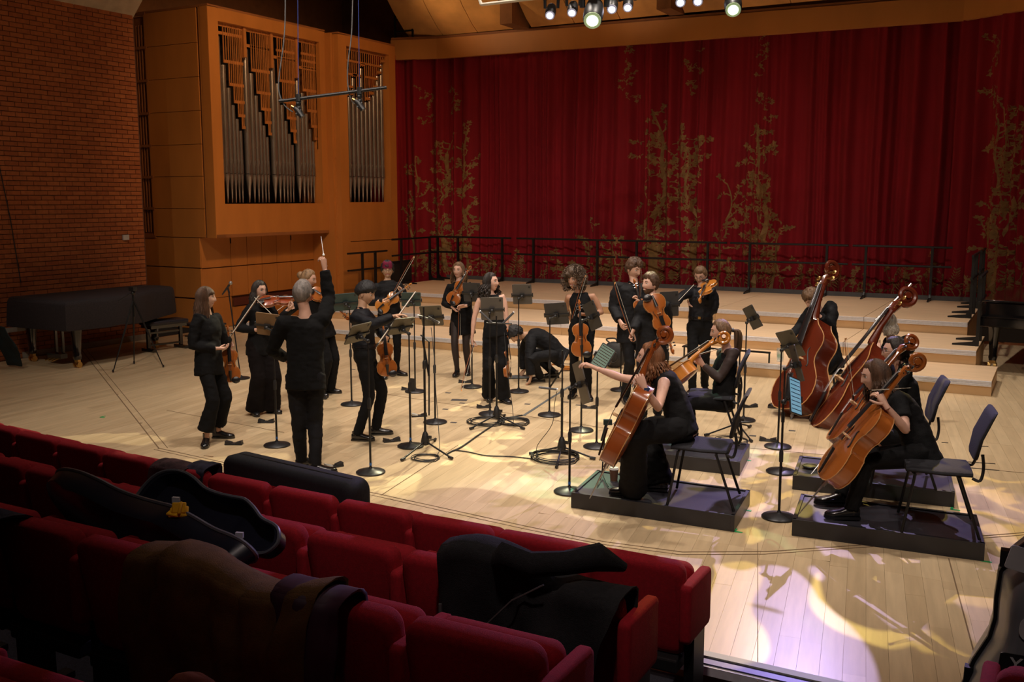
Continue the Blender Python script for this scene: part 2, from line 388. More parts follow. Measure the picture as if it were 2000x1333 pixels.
# pale sloping soffit above the bricks, dark one above the organ
b=MB(); b.add([(WX-.1,2,5.55),(WX-.1,12.45,5.55),(-11.5,12.45,8.6),(-11.5,2,8.6)],[(0,1,2,3)]); b.add([(WX-.1,2,5.65),(WX-.1,12.45,5.65),(-11.5,12.45,8.7),(-11.5,2,8.7)],[(0,3,2,1)]); 
struct('ceiling_soffit',b,M_ceil,smooth=0)
b=MB(); b.box((-6,12,9.4),(24,19,.2)); struct('ceiling',b,M_ceild,smooth=0)
# curved veneered ceiling reflectors above the curtain (each panel its own piece)
cl=bpy.data.objects.new('ceiling_reflector',None); C.objects.link(cl); cl['kind']='structure'; PM['ceiling_reflector']=MX.Identity(4)
def reflector(x0,x1,n=1):
    for k in range(n):
        a=x0+(x1-x0)*k/n+.008; c=x0+(x1-x0)*(k+1)/n-.008
        prof=[(20.25,6.27),(20.0,6.42),(19.6,6.75),(19.1,7.25),(18.4,7.8),(17.4,8.25),(16,8.5)]
        vs=[];fs=[]
        for y,z in prof: vs+=[(a,y,z),(c,y,z),(a,y+.05,z+.06),(c,y+.05,z+.06)]
        for i in range(len(prof)-1):
            q=i*4; fs+=[(q,q+1,q+5,q+4),(q+2,q+6,q+7,q+3),(q,q+4,q+6,q+2),(q+1,q+3,q+7,q+5)]
        fs+=[(0,2,3,1),(len(vs)-4,len(vs)-3,len(vs)-1,len(vs)-2)]
        MB().add(vs,fs).build('veneer_panel',M_panel,cl,smooth=40)
reflector(-13.9,-11.1,3); reflector(-10.65,-7.45,3); reflector(-7.1,-3.85,3); reflector(-3.45,.4,3)
b=MB()
for x in (-10.87,-7.27,-3.65): b.box((x,19.9,7.2),(.3,.8,1.9))
b.build('rib',M_ceild,cl,smooth=0)
b=MB()
for k in range(9): b.box((-13.9+.02*k,20.0,6.4+.28*k),(.5,.03,.03))
for x in (-14.15,-13.65): b.box((x,20.0,7.6),(.04,.04,2.7))
tag(b.build('wall_ladder',M_black,smooth=0),'dark metal ladder rungs in the gap above the organ','ladder')
# wooden fascia over the curtain
FP=[(-15.2,18.9),(-14.2,19.88),(-13.12,20.2),(-1.86,20.62),(-.75,19.95),(1.2,18.6),(4.6,15.8)]
b=MB()
def wallstrip(b,P,z0,z1,th=.12):
    for (x0,y0),(x1,y1) in zip(P,P[1:]):
        d=V((x1-x0,y1-y0,0)).normalized(); n=V((-d.y,d.x,0))*th
        b.prism([(x0,y0),(x1,y1),(x1+n.x,y1+n.y),(x0+n.x,y0+n.y)],z0,z1)
wallstrip(b,FP[1:],5.75,6.2); struct('trim_fascia',b,M_fascia,smooth=0)
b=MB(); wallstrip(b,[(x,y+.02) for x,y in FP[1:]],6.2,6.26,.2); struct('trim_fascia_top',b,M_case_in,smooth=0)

# ---- curtain ----
CP=[(-14.6,18.95),(-14.15,20.05),(-13.1,20.5),(-1.9,20.9),(-.7,20.1),(1.2,18.75),(4.6,16.0)]
seg=[]; tot=0
for a,c in zip(CP,CP[1:]):
    l=math.dist(a,c); seg.append((tot,l,a,c)); tot+=l
def cpath(s):
    for s0,l,a,c in seg:
        if s<=s0+l or (s0,l,a,c)==seg[-1]:
            t=(s-s0)/l; d=V((c[0]-a[0],c[1]-a[1],0)).normalized(); return V((a[0]+(c[0]-a[0])*t,a[1]+(c[1]-a[1])*t,0)),d
def fold(s,z):
    t=1-min(max((z-.3)/5.6,0),1)
    w=s+.05*math.sin(z*.8+s*2)*t
    a=.12*math.sin(w*13+1.8*math.sin(w*2.3))*(.6+.4*math.sin(w*1.1))+.055*math.sin(w*31+2*math.sin(w*5.1))*(.4+.6*t)+.05*math.sin(w*5.3+math.sin(w*1.7)*2)
    g=NZ.noise(V((w*1.4,z*.25,3)))*.08
    return a+g
def csurf(s,z,off=0.):
    p,d=cpath(s); n=V((d.y,-d.x,0)); return p+n*(fold(s,z)+off)+V((0,0,z))
NS=1500; zs=[.28,.6,1.1,1.7,2.4,3.1,3.8,4.5,5.2,5.85]
b=MB(); vs=[csurf(tot*i/NS,z) for z in zs for i in range(NS+1)]
b.add(vs,[(k*(NS+1)+i,k*(NS+1)+i+1,(k+1)*(NS+1)+i+1,(k+1)*(NS+1)+i) for k in range(len(zs)-1) for i in range(NS)])
cur=b.build('stage_curtain',M_curtain,smooth=180)
tag(cur,'deep crimson pleated stage curtain printed with gold trees, closing the back of the stage','curtain')
PM[cur.name]=MX.Identity(4)
# gold print: trunks, twigs and leaves that follow the folds
g=MB(); RG=random.Random(3)
def leaf(s,z,a,l,wd):
    pts=[(0,0),(.3,.5),(.62,.42),(1,0),(.62,-.42),(.3,-.5)]
    g.add([csurf(s+(x*l*math.cos(a)-y*wd*math.sin(a)),z+(x*l*math.sin(a)+y*wd*math.cos(a)),.006) for x,y in pts],[(0,1,2),(0,2,3),(0,3,4),(0,4,5)])
def limb(pts,w0,w1):
    n=len(pts); L_=[];
    for i,(s,z) in enumerate(pts):
        s2,z2=pts[min(i+1,n-1)]; s1,z1=pts[max(i-1,0)]; a=math.atan2(z2-z1,s2-s1); w=(w0+(w1-w0)*i/(n-1))/2
        L_+=[csurf(s-w*math.sin(a),z+w*math.cos(a),.005),csurf(s+w*math.sin(a),z-w*math.cos(a),.005)]
    g.add(L_,[(2*i,2*i+2,2*i+3,2*i+1) for i in range(n-1)])
def twig(s,z,a,l,w,lf):
    pts=[(s,z)]; 
    for i in range(6):
        a+=RG.uniform(-.6,.6); s+=math.cos(a)*l/6; z+=math.sin(a)*l/6; pts.append((s,z))
        if i>0 and RG.random()<.9:
            leaf(s,z,a+RG.choice((-1,1))*RG.uniform(.5,1.6),RG.uniform(.045,.08)*lf,.034*lf)
    limb(pts,w,w*.4)
    for q in range(RG.choice((3,4,5))): leaf(s,z,q*1.4+RG.random(),.07*lf,.042*lf)
def tree(s,h,z0=.6,w=.2,dens=1.,gap=None):
    pts=[];z=z0;n=int(h/.12)
    ph=RG.uniform(0,6)
    for i in range(n+1):
        f=i/n; pts.append((s+.13*math.sin(z*2.1+ph)*(1-.3*f)+.05*math.sin(z*5+ph),z0+h*f)); z=z0+h*f
    limb(pts,w*.55,.02)
    for i,(a,zz) in enumerate(pts[3:]):
        f=i/n
        if RG.random()<.85*dens:
            sd=RG.choice((-1,1)); twig(a,zz,PI/2-sd*RG.uniform(.5,1.3),RG.uniform(.22,.5)*(1.1-.5*f),.035*(1-.5*f)+.01,1)
    return pts
def sat(px):  # curtain coordinate whose path point lies in photo column px
    best=None
    for i in range(0,1200):
        s=tot*i/1200; p,_=cpath(s); x=p.x*math.cos(YAW)+p.y*math.sin(YAW); yy=-p.x*math.sin(YAW)+p.y*math.cos(YAW); e=abs(1000+FPX*x/(yy*math.cos(TH)+.8*math.sin(TH))-px)
        if best is None or e<best[0]: best=(e,s)
    return best[1]
for px,h,w_ in [(812,3.0,.12),(866,3.3,.2),(912,3.6,.24),(1201,1.2,.14),(1215,.8,.1),(1283,3.9,.3),(1350,2.9,.24),(1413,2.3,.16),(1482,3.5,.32),(1522,1.5,.16),(1150,1.0,.05),(1938,3.4,.12),(1960,3.6,.14)]:
    tree(sat(px),h,.5,w_,1.0)
for px in (1283,1266,1300,1482,1470,912,866,1350,1938,1962,1345): 
    s=sat(px)
    for k in range(22): twig(s+RG.uniform(-.22,.22),1.2+RG.random()*2.6,RG.uniform(0,6.3),.25,.02,1.05)
for px,z0,h in [(1224,4.6,1.2),(1347,4.7,.9),(1479,4.4,1.3),(884,4.5,.8),(832,4.3,.8),(1500,4.0,.15),(1915,4.2,1.2),(1152,1.9,.1)]:
    s=sat(px)
    for k in range(int(h*10)+2): twig(s+RG.uniform(-.1,.1),z0+RG.random()*h,RG.uniform(0,6.3),.16,.012,.7)
s=.3
while s<tot-.3:
    hh=.75+.25*math.sin(s*3)
    for k in range(2):
        a=PI/2+RG.uniform(-.5,.5); twig(s+RG.uniform(-.1,.1),.62,a,hh*RG.uniform(.4,.9),.014,1.1)
    if RG.random()<.4:
        for q in range(9):
            for sd in (-1,1): leaf(s+.01*q,.7+q*.055,PI/2-sd*(1.0-.05*q),.14-.008*q,.025)
    s+=.2
gp=g.build('gold_print',M_gold,cur,smooth=0); gp['kind']='stuff'

# ---- risers ----
def riser(name,x0,x1,y0,y1,z,splits,label):
    t=thing(name,label,'riser',loc=((x0+x1)/2,y0,0),group=None)
    xs=[x0]+splits+[x1]
    for a,c in zip(xs,xs[1:]):
        MB().box(((a+c)/2,(y0+y1)/2,z-.012),(c-a-.008,y1-y0,.024)).build('deck',M_riser,t,smooth=0,world=True)
        m=MB(); 
        for k in range(4): m.box(((a+c)/2,y0-.012+(.004 if k%2 else 0),z-.012-.018*k),(c-a-.008,.03,.015))
        m.build('edge_profile',M_alu,t,smooth=0,world=True)
        MB().box(((a+c)/2,y0+.02,(z-.072)/2),(c-a-.006,.03,z-.07)).build('front_board',M_rfront,t,smooth=0,world=True)
    MB().box((x1-.02,(y0+y1)/2,z/2-.03),(.03,y1-y0-.05,z-.06)).build('side_board',M_rfront,t,smooth=0,world=True)
    return t
riser('choir_riser',-13.4,-.65,13.85,15.11,.2,[-7.3,-2.75],'lowest of the three pale wooden steps behind the players')
riser('choir_riser',-12.95,-.93,15.12,16.78,.4,[-7.35,-2.72],'middle of the three pale wooden steps, aluminium edged')
riser('choir_riser',-12.9,-1.18,16.8,20.25,.6,[-9.4,-5.2,-2.72],'topmost wooden riser platform in front of the red curtain')
b=MB(); b.box((-7.1,20.22,.64),(11.6,.05,.09)); tag(b.build('toe_board',mat('toe_grey',(.07,.07,.075),.6),smooth=0),'low grey metal toe board along the back edge of the riser platform','board')
# guard rails
def rail(x0,x1,posts,label,along='x',c=20.05,zb=.6,h=1.0,foot=-.33):
    mid=(x0+x1)/2; t=thing('guard_rail',label,'railing',loc=((mid,c,zb) if along=='x' else (c,mid,zb)),group='black guard rails round the riser platform')
    P=(lambda a,z,o=0:V((a,c+o,z))) if along=='x' else (lambda a,z,o=0:V((c+o,a,z)))
    for z in (zb+h,zb+h*.64): MB().tube([P(x0,z),P(x1,z)],.021,8).build('rail',M_black,t,world=True)
    for a in posts:
        MB().box(P(a,zb+h/2),(.045,.045,h)).build('post',M_black,t,smooth=0,world=True)
        sg=foot; q=MB(); T=(lambda u,v,w_:P(a+w_,v,u))
        q.prism([(0,zb+.002),(sg,zb+.002),(sg,zb+.025),(sg*.2,zb+.06),(0,zb+.15)],-.016,.016,T); q.build('foot',M_black,t,smooth=0,world=True)
rail(-13.25,-11.05,[-12.48,-11.28],'leftmost guard rail along the curtain, behind the woman in the black dress')
rail(-10.9,-8.47,[-10.47,-8.89],'second guard rail from the left along the curtain')
rail(-8.4,-6.0,[-7.97,-6.4],'third guard rail along the curtain, behind the tall suited man')
rail(-5.93,-3.6,[-5.52,-4.0],'fourth guard rail along the curtain, behind the left double bass')
rail(-3.52,-1.75,[-3.27,-2.09],'guard rail at the right end of the curtain')
rail(18.1,20.0,[18.45,19.6,19.95],'guard rail on the left edge of the top platform','y',-12.98,foot=.4)
rail(16.7,18.1,[17.2,17.66],'short guard rail standing before the right organ case','y',-13.12,.35,1.0,.35)
rail(18.9,20.0,[19.05,19.75],'farther guard rail on the right edge of the platform','y',-1.2)
rail(17.2,18.5,[17.4,18.1],'middle guard rail on the right edge of the platform','y',-1.2)
rail(15.4,16.7,[15.6,16.2],'nearest guard rail on the right, standing on the middle step','y',-.96,.4)
b=MB(); b.box((-13.15,18.6,.85),(.06,.9,.5)); tag(b.build('black_board',M_plast,smooth=0),'black board leaning at the foot of the organ beside the rails','board')

# ---- organ ----
def T(x,y,z): return V((x,y,z))
og=thing('pipe_organ','large pipe organ case of orange veneer with two pipe fields','organ',loc=(-14,15.3,0))
def ob(name,c,d,m=M_case,bv=0): return MB().box(c,d).build(name,m,og,smooth=0,world=True,bevel=bv)
# main case
X=-13.8
Y0,Y1,Z0,Z1=13.68,16.97,1.77,5.96
oy0,oy1,oz0,oz1=13.93,16.78,2.40,5.72
for n_,c,d in [('stile',(X-.12,(Y0+oy0)/2,(Z0+Z1)/2),(.24,oy0-Y0,Z1-Z0)),('stile',(X-.12,(Y1+oy1)/2,(Z0+Z1)/2),(.24,Y1-oy1,Z1-Z0)),
              ('top_rail',(X-.12,(oy0+oy1)/2,(oz1+Z1)/2),(.239,oy1-oy0,Z1-oz1)),('apron_panel',(X-.12,(oy0+oy1)/2,(Z0+oz0)/2),(.239,oy1-oy0,oz0-Z0))]: ob(n_,c,d)
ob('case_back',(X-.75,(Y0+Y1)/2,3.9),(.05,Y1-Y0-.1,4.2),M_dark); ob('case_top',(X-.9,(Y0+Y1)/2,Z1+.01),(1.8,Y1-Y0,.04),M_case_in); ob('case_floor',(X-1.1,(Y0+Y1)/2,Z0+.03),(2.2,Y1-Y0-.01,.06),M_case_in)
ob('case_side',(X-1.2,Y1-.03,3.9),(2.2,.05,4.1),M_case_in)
zj=[1.77,2.31,2.91,3.5,4.11,4.72,5.33,5.95]
for a,c in zip(zj,zj[1:]): ob('side_panel',(-14.77,Y0+.012,(a+c)/2),(1.36,.03,c-a-.009))
ob('side_stile',(X-.1+.0,Y0+.006,3.86),(.19,.02,4.19))
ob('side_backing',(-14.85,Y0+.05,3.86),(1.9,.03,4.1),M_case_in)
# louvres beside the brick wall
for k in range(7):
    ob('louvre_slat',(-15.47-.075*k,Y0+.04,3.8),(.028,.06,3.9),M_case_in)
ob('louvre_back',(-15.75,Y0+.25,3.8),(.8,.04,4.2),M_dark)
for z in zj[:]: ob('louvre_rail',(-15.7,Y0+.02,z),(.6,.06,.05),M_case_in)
# base with panel doors
ob('base_side',(-15.1,Y0+.02,1.48),(1.7,.04,.56)); ob('base_side',(-15.1,Y0+.02,.9),(1.7,.04,.56)); ob('base_side',(-15.1,Y0+.02,.31),(1.7,.04,.56))
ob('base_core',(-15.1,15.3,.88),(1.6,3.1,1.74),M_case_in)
yj=[13.7,14.47,14.92,15.34,15.78,16.22,16.95]
for (za,zb_) in ((1.19,1.76),(.6,1.17)):
    for a,c in zip(yj,yj[1:]): ob('base_panel',(-14.26,(a+c)/2,(za+zb_)/2),(.03,c-a-.012,zb_-za))
ob('base_panel',(-14.26,14.08,.3),(.03,.74,.58)); 
for a,c in zip(yj[1:],yj[2:]): ob('base_panel',(-14.27,(a+c)/2,.2),(.03,c-a-.012,.36))
for y in (14.47,16.22): ob('hinge_slot',(-14.235,y,1.68),(.012,.02,.1),M_dark)
ob('keydesk_recess',(-14.24,15.7,.48),(.02,2.4,.16),mat('recess_red',(.10,.02,.01),.7))
# second case, stepping forward
X2=-13.5; a0,a1=17.02,19.06
ob('link_panel',(-13.95,17.0,3.0),(.6,.1,5.85))
p0,p1=17.3,18.82
for n_,c,d in [('stile',(X2-.1,(a0+p0)/2,2.96),(.2,p0-a0,5.9)),('stile',(X2-.1,(a1+p1)/2,2.96),(.2,a1-p1,5.9)),('top_rail',(X2-.1,(p0+p1)/2,5.8),(.199,p1-p0,.22)),
   ('apron_panel',(X2-.1,(p0+p1)/2,2.0),(.199,p1-p0,.84)),('apron_panel',(X2-.1,(p0+p1)/2,1.25),(.199,p1-p0,.63)),('apron_panel',(X2-.1,(p0+p1)/2,.46),(.199,p1-p0,.92))]: ob(n_,c,d)
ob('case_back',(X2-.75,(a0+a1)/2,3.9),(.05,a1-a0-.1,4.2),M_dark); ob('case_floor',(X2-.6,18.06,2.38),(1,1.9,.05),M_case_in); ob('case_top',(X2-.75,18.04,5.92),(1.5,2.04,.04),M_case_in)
for k in range(7): ob('side_panel',(X2-.3,a0+.004,.42+k*.84),(.36,.03,.82),M_case)
# pipes
def pipe(x,y,ztop,r,zm=2.97,zf=2.42):
    m=MB(); m.lathe([(.006,zf),(.012,zf+.01),(r*.55,zf+.3),(r*.98,zm-.05),(r,zm-.03),(r,zm+.0)],14,(x,y,0))
    p=m.build('pipe',M_pipe,og,world=True)
    m=MB(); m.lathe([(r,zm+.012),(r,ztop-.01),(r*.985,ztop),(r*.9,ztop),(r*.88,ztop-.15)],14,(x,y,0)); m.build('pipe_body',M_pipe,p,world=True)
    m=MB(); m.box((x+r*.93,y,zm+.004),(.02,r*1.1,.02)); T_=lambda u,v,h:V((x+r*.985+h,y+u,zm+v)); m.prism([(-r*.5,.02),(r*.5,.02),(r*.36,.17),(0,.27),(-r*.36,.17)],-.012,.006,T_); m.build('pipe_mouth',mat('pipe_lip',(.30,.26,.23),.4,.8),p,world=True,smooth=0)
M_gr=mat('grille_wood',(.50,.19,.05),.5)
def hbar(x,ya,yb,z,h=.05): ob('grille_bar',(x,(ya+yb)/2,z),(.02,yb-ya,h),M_gr)
ws=[.165,.125,.11,.098,.09,.082]
def bay(y0,tops,zt):
    y=y0; xs=-13.98; ed=[y]
    for k,(w_,t) in enumerate(zip(ws,tops)):
        pipe(xs-.03,y+w_/2,t,w_*.43); y+=w_; ed.append(y)
    prev=zt
    for k in range(6):
        zb_=tops[k]+.06
        ob('grille_bar',(xs+.07,ed[k],(zb_+zt)/2),(.02,.016,zt-zb_),M_gr)
        hbar(xs+.06,ed[k],ed[6],zb_,.055)
        if k: ob('grille_bar',(xs+.07,ed[k]+(ed[k+1]-ed[k])/2-.0,(zb_+zt)/2),(.015,.012,zt-zb_),M_gr)
    hbar(xs+.06,ed[0],ed[6],zt-.03,.06); return ed
b1=[5.48,4.98,4.57,4.26,4.01,3.79]
zt=5.72
e=bay(13.99,b1,zt)
def cols(y0,y1,z0,z1):
    for z in [z0+.09*0,(z0+z1)/2,z1]: hbar(-13.92,y0,y1,z,.045)
for y0,dz,ext in ((14.72,-.14,[5.4]),(15.46,-.26,[5.42,5.27]),(16.2,-.38,[5.45,5.31,5.18])):
    bay(y0,[t+dz+(.06 if i else 0)-(.0) for i,t in enumerate(b1)],zt)
    for z in ext: hbar(-13.92,y0+.14,y0+.67,z,.045)
    ob('bay_post',(-13.93,y0-.035,(5.72+5.3+dz)/2+.1),(.13,.07,.62-dz*.9),M_gr)
t2=[4.65,4.68,5.09,4.7,5.33,4.62,4.75,4.9,5.23,5.49]; y=17.34
for k,t in enumerate(t2):
    w_=.148; pipe(-13.68,y+w_/2,t-.02,.055); 
    ob('grille_bar',(-13.62,y,(t+5.69)/2),(.02,.016,5.69-t),M_gr); ob('grille_bar',(-13.62,y+w_/2,(t+5.69)/2),(.014,.012,5.69-t-.03),M_gr)
    for z in (5.66,5.42,5.14,4.88):
        if z>t: hbar(-13.61,y-.0,y+w_,z,.045)
    hbar(-13.61,y,y+w_,t+.06,.05); y+=w_
# ================= AUDITORIUM =================
ORD=['first','second','third','fourth','fifth','sixth','seventh','eighth','ninth','tenth','eleventh','twelfth','thirteenth']
b=MB()
zf=[-.15,.03,.22,.30,.6]; yb=[5.3,4.05,3.12,2.15,1.2,-1.5]
for k in range(5): b.box((-7.6,(yb[k]+yb[k+1])/2,zf[k]-.3),(13.2,yb[k]-yb[k+1],.6))
b.box((1.6,4.6,-.45),(5.3,1.15,.6)); b.box((1.6,3.5,-.3),(5.3,1.2,.6)); 
for k in range(1,5): b.box((1.6,(yb[k]+yb[k+1])/2,zf[k]-.3),(5.3,yb[k]-yb[k+1],.6))
struct('floor_audience',b,M_carpet,smooth=0)
b=MB(); b.box((-1.2,5.115,-.01),(.95,.09,.05)); b2=MB()
t=thing('threshold_strip','metal edged pale strip along the stage edge beside the front seats','threshold',loc=(-1.2,5.1,0))
MB().box((-.7,5.02,.004),(2.1,.14,.02)).build('base_plate',mat('blue_black_metal',(.05,.05,.11),.4,.5),t,smooth=0,world=True)
MB().box((-.72,5.05,.018),(1.9,.06,.01)).build('pale_insert',mat('pale_insert',(.42,.45,.38),.5),t,smooth=0,world=True)
MB().box((-.7,4.945,-.02),(2.2,.03,.05)).build('nosing',M_alu,t,smooth=0,world=True)
def rrect(w,h,r,n=5):
    o=[]
    for cx,cy,a0 in ((w/2-r,h/2-r,0),(-w/2+r,h/2-r,90),(-w/2+r,-h/2+r,180),(w/2-r,-h/2+r,270)):
        for i in range(n+1): a=rad(a0+90*i/n); o.append((cx+r*math.cos(a),cy+r*math.sin(a)))
    return o
def pad(w,h,th,r,e=.02):
    """upholstered slab with rolled edges, in x-z, facing y"""
    m=MB(); rs=[]
    for y,s in ((-th/2,e*1.6),(-th/2+e*.4,e*.5),(-th/2+e*1.2,0),(th/2-e*1.2,0),(th/2-e*.4,e*.5),(th/2,e*1.6)):
        rs.append([V((a,y,c)) for a,c in rrect(w-2*s,h-2*s,max(r-s*.6,.01))])
    return m.rings(rs)
def seat_proto():
    t=thing('auditorium_seat','seat','seat'); tl=rad(12)
    RT=MX.Rotation(tl,4,'X')
    m=pad(.505,.50,.10,.06); m.xf(MX.Translation((0,-.02,.655))@MX.Rotation(rad(10),4,'X')); m.build('backrest',M_seat,t,smooth=50)
    m=pad(.475,.44,.12,.05,.03); m.xf(MX.Translation((0,.13,.62))@MX.Rotation(rad(6),4,'X')); m.build('seat_cushion',M_seat,t,smooth=50)
    m=MB(); m.box((0,.05,.37),(.46,.26,.07)); m.build('seat_pan',M_plast,t,smooth=0,bevel=.01)
    m=pad(.34,.30,.06,.03,.012); m.xf(MX.Translation((.275,.05,.66))@MX.Rotation(PI/2,4,'Z')@MX.Rotation(rad(0),4,'Y')); m.build('armrest',M_seat,t,smooth=50)
    m=MB(); m.box((.275,.05,.30),(.05,.16,.58)); m.box((.275,.05,.02),(.07,.34,.03)); m.build('pedestal',M_black,t,smooth=0)
    return t
ST=seat_proto(); reg(); first=True
def place_seat(x,y,z,rz,label,grp,arms=False):
    global first
    M=MX.Translation((x,y,z))@MX.Rotation(rz,4,'Z')
    if first:
        first=False; ST.location=(x,y,z); ST.rotation_euler=(0,0,rz); ST['label']=label; ST['group']=grp; PM[ST.name]=M; t=ST
    else: t=dup(ST,M,label,grp)
    if arms:
        m=pad(.34,.30,.06,.03,.012); m.xf(MX.Translation((-.275,.05,.66))@MX.Rotation(PI/2,4,'Z')); m.build('armrest',M_seat,t,smooth=50)
        m=MB(); m.box((-.275,.05,.30),(.05,.16,.58)); m.build('pedestal',M_black,t,smooth=0)
    return t
for k in range(12):
    x=-1.74-.54*k; y=4.5+.012*max(0,-x-2)**1.9
    ex={1:'',2:'',4:', under the black case',6:', hung with a scarf',8:'',}.get(k,'')
    place_seat(x,y,-.15,-.03*max(0,-x-3)*.6,'red seat of the front row, '+('at the aisle end' if k==0 else ORD[k]+' from the aisle end')+ex,'red seats of the front row')
for k in range(10):
    x=-1.69-.555*k; y=3.6+.012*max(0,-x-2)**1.9
    place_seat(x,y,.03,-.03*max(0,-x-3)*.6,'red seat of the second row, '+('at the aisle end beside the black coat' if k==0 else ORD[k]+' from the aisle end'),'red seats of the second row')
for k in range(7):
    x=-1.57-.55*k
    place_seat(x,2.66+.012*max(0,-x-2)**1.9,.22,0,'dim red seat of the third row, '+('at the aisle end' if k==0 else ORD[k]+' from the aisle end'),'red seats of the third row')
for k in range(4):
    x=-1.45-.55*k
    place_seat(x,1.60,.30,.03,'dark red seat of the nearest row, '+('at the aisle end' if k==0 else ORD[k]+' from the aisle end'),'red seats of the nearest row')
place_seat(.16,3.6,.04,0,'red seat across the aisle, only its arms showing by the grey case','red seat across the aisle',arms=True)

# soft things: draped sheets built over the seat backs
def drape(name,label,cat,prof,x0,x1,mat_,group=None,nx=28,amp=.02,seed=1,inner=None,edge=None,rotz=0,thick=.012,parent=None):
    """prof(u) -> (y,z) path over the seat back; u 0..1 ; folds by noise"""
    m=MB(); nu=26; R2=random.Random(seed); vs=[]
    for side in (0,1):
        for i in range(nu+1):
            u=i/nu
            for j in range(nx+1):
                s=j/nx
                e0,e1=edge(u) if edge else (0,0)
                x=x0+e0+(x1+e1-x0-e0)*s
                y,z=prof(u,s)
                f=NZ.noise(V((x*7+seed,u*2.2,seed)))*amp*2+NZ.noise(V((x*18,u*6,seed+5)))*amp*.7
                vs.append(V((x,y-f-(thick if side else 0),z+f*.6-(thick*.6 if side else 0))))
    W=nx+1; n=(nu+1)*W; fs=[]
    for i in range(nu):
        for j in range(nx):
            a=i*W+j; fs+=[(a,a+1,a+W+1,a+W),(n+a,n+a+W,n+a+W+1,n+a+1)]
    for i in range(nu):
        a=i*W; fs+=[(a,a+W,n+a+W,n+a)]; a=i*W+nx; fs+=[(a,n+a,n+a+W,a+W)]
    for j in range(nx): fs+=[(j,n+j,n+j+1,j+1)]; a=nu*W+j; fs+=[(a,a+1,n+a+1,n+a)]
    m.add(vs,fs)
    o=m.build(name,mat_,parent,smooth=80)
    if label: tag(o,label,cat)
    return o
def over(y0,z0,back,front,lean=.18):
    """hangs from a top edge at (y0,z0): 'back' metres towards the camera, 'front' metres towards the stage"""
    L_=back+front+.16
    def f(u,s):
        d=u*L_-back
        if d<0: return y0-.09-(-d)*lean*.0-.03*math.sin(-d*5), z0+d
        if d<.16: t=d/.16*PI; return y0-.09*math.cos(t)*1.0, z0+.03*math.sin(t)
        return y0+.1,z0-(d-.16)
    return f
M_coat=mat('black_fleece',(.012,.012,.014),.95,0,.3,60,bump=.4,bscale=250)
M_brown=mat('olive_brown_cloth',(.16,.08,.022),.9,0,.25,12,bump=.3,bscale=200)
def fp(u,s):
    return over(3.53,.97,.62,.35)(u,s)
drape('fleece_jacket','black fleece jacket thrown over a second row seat back near the aisle','jacket',lambda u,s:(over(3.53,.975,.62-.12*s,.3)(u,s)[0],over(3.53,.975,.62-.12*s,.3)(u,s)[1]+.05*math.sin(s*5+.5)),-2.22,-1.42,M_coat,amp=.035,seed=4,edge=lambda u:(-.03,.0 if u>.5 else -.16*(1-2*u)))
b=MB()
for i in range(10): pass
b.tube([(-1.98,3.44,1.0),(-1.9,3.40,1.06),(-1.78,3.4,1.04),(-1.66,3.46,1.05),(-1.56,3.56,1.06),(-1.5,3.7,.98)],[.03,.06,.055,.05,.06,.02],10,flat=.7); tag(b.build('jacket_hood',M_coat),'rolled black collar of the fleece lying on top of the seat backs','hood')
b=MB(); b.tube([(-2.2,3.405,.62),(-2.0,3.38,.73),(-1.86,3.38,.88),(-1.72,3.39,.97)],.004,5); b.tube([(-2.2,3.37,.80),(-2.2,3.37,.74)],.008,6); tag(b.build('zip_fastener',mat('zip_grey',(.2,.2,.2),.5,.6)),'thin grey zip running diagonally across the black jacket','zip')
b=pad(.2,.26,.01,.01,.003); b.xf(MX.Translation((-2.05,3.66,.84))@MX.Rotation(.1,4,'X')); tag(b.build('paper_sheet',mat('white_paper',(.6,.6,.62),.7)),'white sheet of paper showing beside the black jacket','paper')
drape('brown_coat','olive brown coat spread over two third row seat backs','coat',lambda u,s:(over(2.55,1.155,.55-.15*s,.3)(u,s)[0],over(2.55,1.155,.55-.15*s,.3)(u,s)[1]+.04*math.sin(s*7)),-3.02,-2.12,M_brown,amp=.04,seed=9,edge=lambda u:(.0-.0*u,.0))
drape('coat_lining','purplish lining of the brown coat showing over the seat edge','lining',over(2.55,1.15,.3,.3),-2.3,-2.02,mat('purple_lining',(.06,.02,.045),.6),amp=.03,seed=3,nx=10)
drape('scarf','brown and violet patterned scarf hanging over a front row seat back','scarf',over(4.55,.74,.3,.25),-5.2,-4.9,mat('patterned_scarf',(.07,.035,.04),.95,0,.9,9,bump=.4),amp=.035,seed=6,nx=14)
drape('scarf_fringe','blue grey end of the scarf lying on the neighbouring seat','scarf',over(4.58,.76,.1,.3),-4.92,-4.74,mat('blue_scarf',(.03,.03,.055),.95,0,.6,14),amp=.03,seed=8,nx=10)
drape('orange_shawl','orange brown shawl crumpled low on the dark nearest seats','shawl',lambda u,s:(1.66+.16*u+.05*math.sin(s*9),1.12+.14*math.sin(PI*s)*math.sin(PI*u)+.05*math.sin(s*13)),-2.0,-1.82,mat('orange_shawl',(.3,.09,.015),.9,0,.4,8),amp=.05,seed=2,nx=18)
drape('blue_jumper','dark blue knitted jumper on a seat at the lower left','jumper',over(2.56,1.13,.35,.3),-4.3,-3.85,mat('navy_knit',(.02,.03,.06),.95,0,.4,30),amp=.03,seed=12,nx=14)
